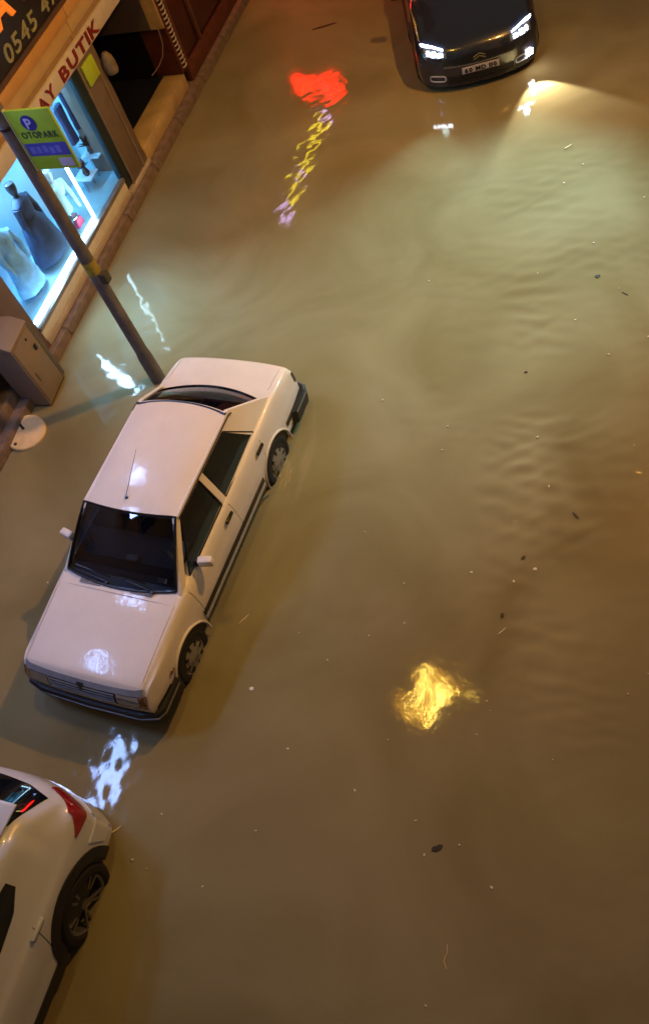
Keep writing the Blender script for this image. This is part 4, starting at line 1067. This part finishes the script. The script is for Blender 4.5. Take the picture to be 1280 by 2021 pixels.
# ------------------------------------------------------------------ floating bits
def at(px, py, z=WL):
    f = Vector((-0.34290115, 0.48178467, -0.80641325)); r = Vector((0.93534249, 0.25453627, -0.24565363)); u = Vector((-0.08690927, 0.8385075, 0.53791445))
    d = f + r*((px-640)/1749.594) - u*((py-1010.5)/1749.594); t = (z-CAMH)/d.z
    return Vector((0, 0, CAMH))+d*t
def flecks():
    rnd = random.Random(9)
    wm = mat('pale_scrap', (.80, .74, .62), .6, var=.2, vscale=30)
    base = None
    meshes = []
    for k in range(5):
        b = MB(); n = 7; pts = [(math.cos(2*PI*i/n)*rnd.uniform(.6, 1.1), math.sin(2*PI*i/n)*rnd.uniform(.5, 1.0)) for i in range(n)]
        b.prism([(x*.014, y*.014) for x, y in pts], 'Z', -.003, .009)
        o = b.build('floating_fleck', wm, bevel=.002); meshes.append(o.data); bpy.data.objects.remove(o)
    pos = [(755, 790), (883, 842), (872, 889), (1060, 863), (1013, 1148), (797, 1152), (728, 1255), (646, 1303), (568, 1478), (837, 1688), (906, 1668), (970, 1752), (1238, 1370), (1112, 362), (1150, 325), (1270, 390), (1170, 480),
           (846, 555), (720, 1050), (798, 1230), (960, 1384), (967, 1403), (262, 1697), (290, 1715), (320, 1607), (410, 905), (95, 1150), (1278, 665), (1200, 700), (840, 1985), (1134, 632), (1082, 960), (700, 1560), (820, 1620), (1278, 1330), (765, 1460), (590, 1250), (1220, 570), (1060, 540), (930, 1130), (940, 1450), (1090, 1500), (505, 1640), (400, 1750), (1250, 880)]
    fl = []
    for (x, y) in pos:
        o = bpy.data.objects.new('floating_fleck', rnd.choice(meshes)); COL.objects.link(o); p = at(x, y)
        o.location = (p.x, p.y, WL+.003); o.rotation_euler = (0, 0, rnd.uniform(0, 6)); s = rnd.uniform(.65, 1.3); o.scale = (s, s*rnd.uniform(.6, 1), 1)
        fl.append((x, y, o))
    def zone(x, y):
        if y < 500 and x > 1000: return 'in the beam of the dark car'
        if x < 620 and y > 1500: return 'right of the white hatchback'
        if x < 620: return 'around the white saloon'
        if 750 <= x <= 1000 and 1350 < y < 1520: return 'close below the amber reflection'
        if y < 1000 and x < 1000: return 'between the saloon and the ripples'
        if y < 1000: return 'near the right edge beside the ripples'
        if y < 1300: return 'above the amber reflection'
        if x > 1080: return 'low beside the right edge'
        if y < 1600: return 'left of the amber reflection'
        return 'below the amber reflection, near the bottom'
    zs = {}
    for f_ in fl: zs.setdefault(zone(f_[0], f_[1]), []).append(f_)
    nth = ['uppermost', 'second from the top', 'third from the top', 'fourth from the top', 'fifth from the top', 'sixth from the top', 'seventh from the top', 'eighth from the top', 'ninth from the top', 'tenth from the top', 'eleventh from the top']
    for z_, l_ in zs.items():
        l_.sort(key=lambda q: q[1])
        for k, q in enumerate(l_):
            tag(q[2], ('pale fleck floating ' + z_) if len(l_) == 1 else nth[k] + ' of the pale flecks ' + z_, 'fleck', 'pale flecks floating on the flood')
    for (x, y, s, lab) in ((1055, 1124, 1.7, 'larger bright scrap floating right of centre, above the amber reflection'), (497, 1360, 2.1, 'larger pale scrap floating alone between the saloon and the amber reflection')):
        o = bpy.data.objects.new('floating_scrap', meshes[0]); COL.objects.link(o); p = at(x, y); o.location = (p.x, p.y, WL+.004); o.scale = (s, s, 1); tag(o, lab, 'scrap')
    dk = mat('wet_leaf', (.022, .014, .008), .6, var=.4, vscale=30)
    def leaf(x, y, L, w, ang, lab, m_=dk, name='floating_leaf', cat='leaf'):
        b = MB(); pts = []
        for t in np.linspace(0, 1, 8): pts.append((-L/2+L*t, w/2*math.sin(PI*t)**.8*(1+.3*math.sin(9*t))))
        for t in np.linspace(1, 0, 8)[1:-1]: pts.append((-L/2+L*t, -w/2*math.sin(PI*t)**.8))
        b.prism(pts, 'Z', -.003, .006); o = b.build(name, m_); p = at(x, y); o.location = (p.x, p.y, WL+.004); o.rotation_euler = (0, 0, ang); tag(o, lab, cat)
    leaf(1178, 546, .07, .055, .3, 'dark round leaf floating near the right edge in the headlight glow')
    leaf(1232, 580, .09, .012, -.6, 'thin dark twig below the round leaf near the right edge', name='floating_twig', cat='twig')
    leaf(1135, 1018, .10, .018, -.8, 'thin dark twig in the ripples at the right, below the wave crests', name='floating_twig', cat='twig')
    leaf(1032, 1101, .055, .035, .9, 'small dark leaf just above the larger bright scrap')
    leaf(990, 1215, .055, .035, 1.5, 'small dark leaf above the amber reflection, over a pale straw')
    leaf(862, 1674, .11, .05, .6, 'dark curled leaf in the lower middle between two pale flecks')
    leaf(1037, 735, .04, .025, .2, 'tiny dark leaf among the ripples in the middle of the lane')
    leaf(640, 52, .45, .05, .35, 'long dark branch floating near the top left of the dark car', name='floating_branch', cat='branch')
    pl = mat('pale_straw', (.70, .60, .35), .5)
    leaf(990, 1246, .12, .012, .9, 'pale straw floating below the small dark leaf above the amber reflection', pl, 'floating_straw', 'straw')
    leaf(1120, 290, .14, .022, .75, 'pale straw floating in the fog lamp beam', pl, 'floating_straw', 'straw')
    leaf(482, 1222, .17, .014, 1.0, 'pale straw floating beside the front wheel of the saloon', pl, 'floating_straw', 'straw')
    leaf(230, 1638, .13, .02, .8, 'pale straw floating beside the tail of the white hatchback', pl, 'floating_straw', 'straw')
    b = MB(); b.tube([(0, .09, 0), (.012, .03, 0), (-.004, -.03, 0), (.025, -.085, 0)], .004, 5); o = b.build('floating_thread', pl)
    p = at(878, 1888); o.location = (p.x, p.y, WL+.004); tag(o, 'pale curled thread floating at the bottom middle', 'thread')
flecks()
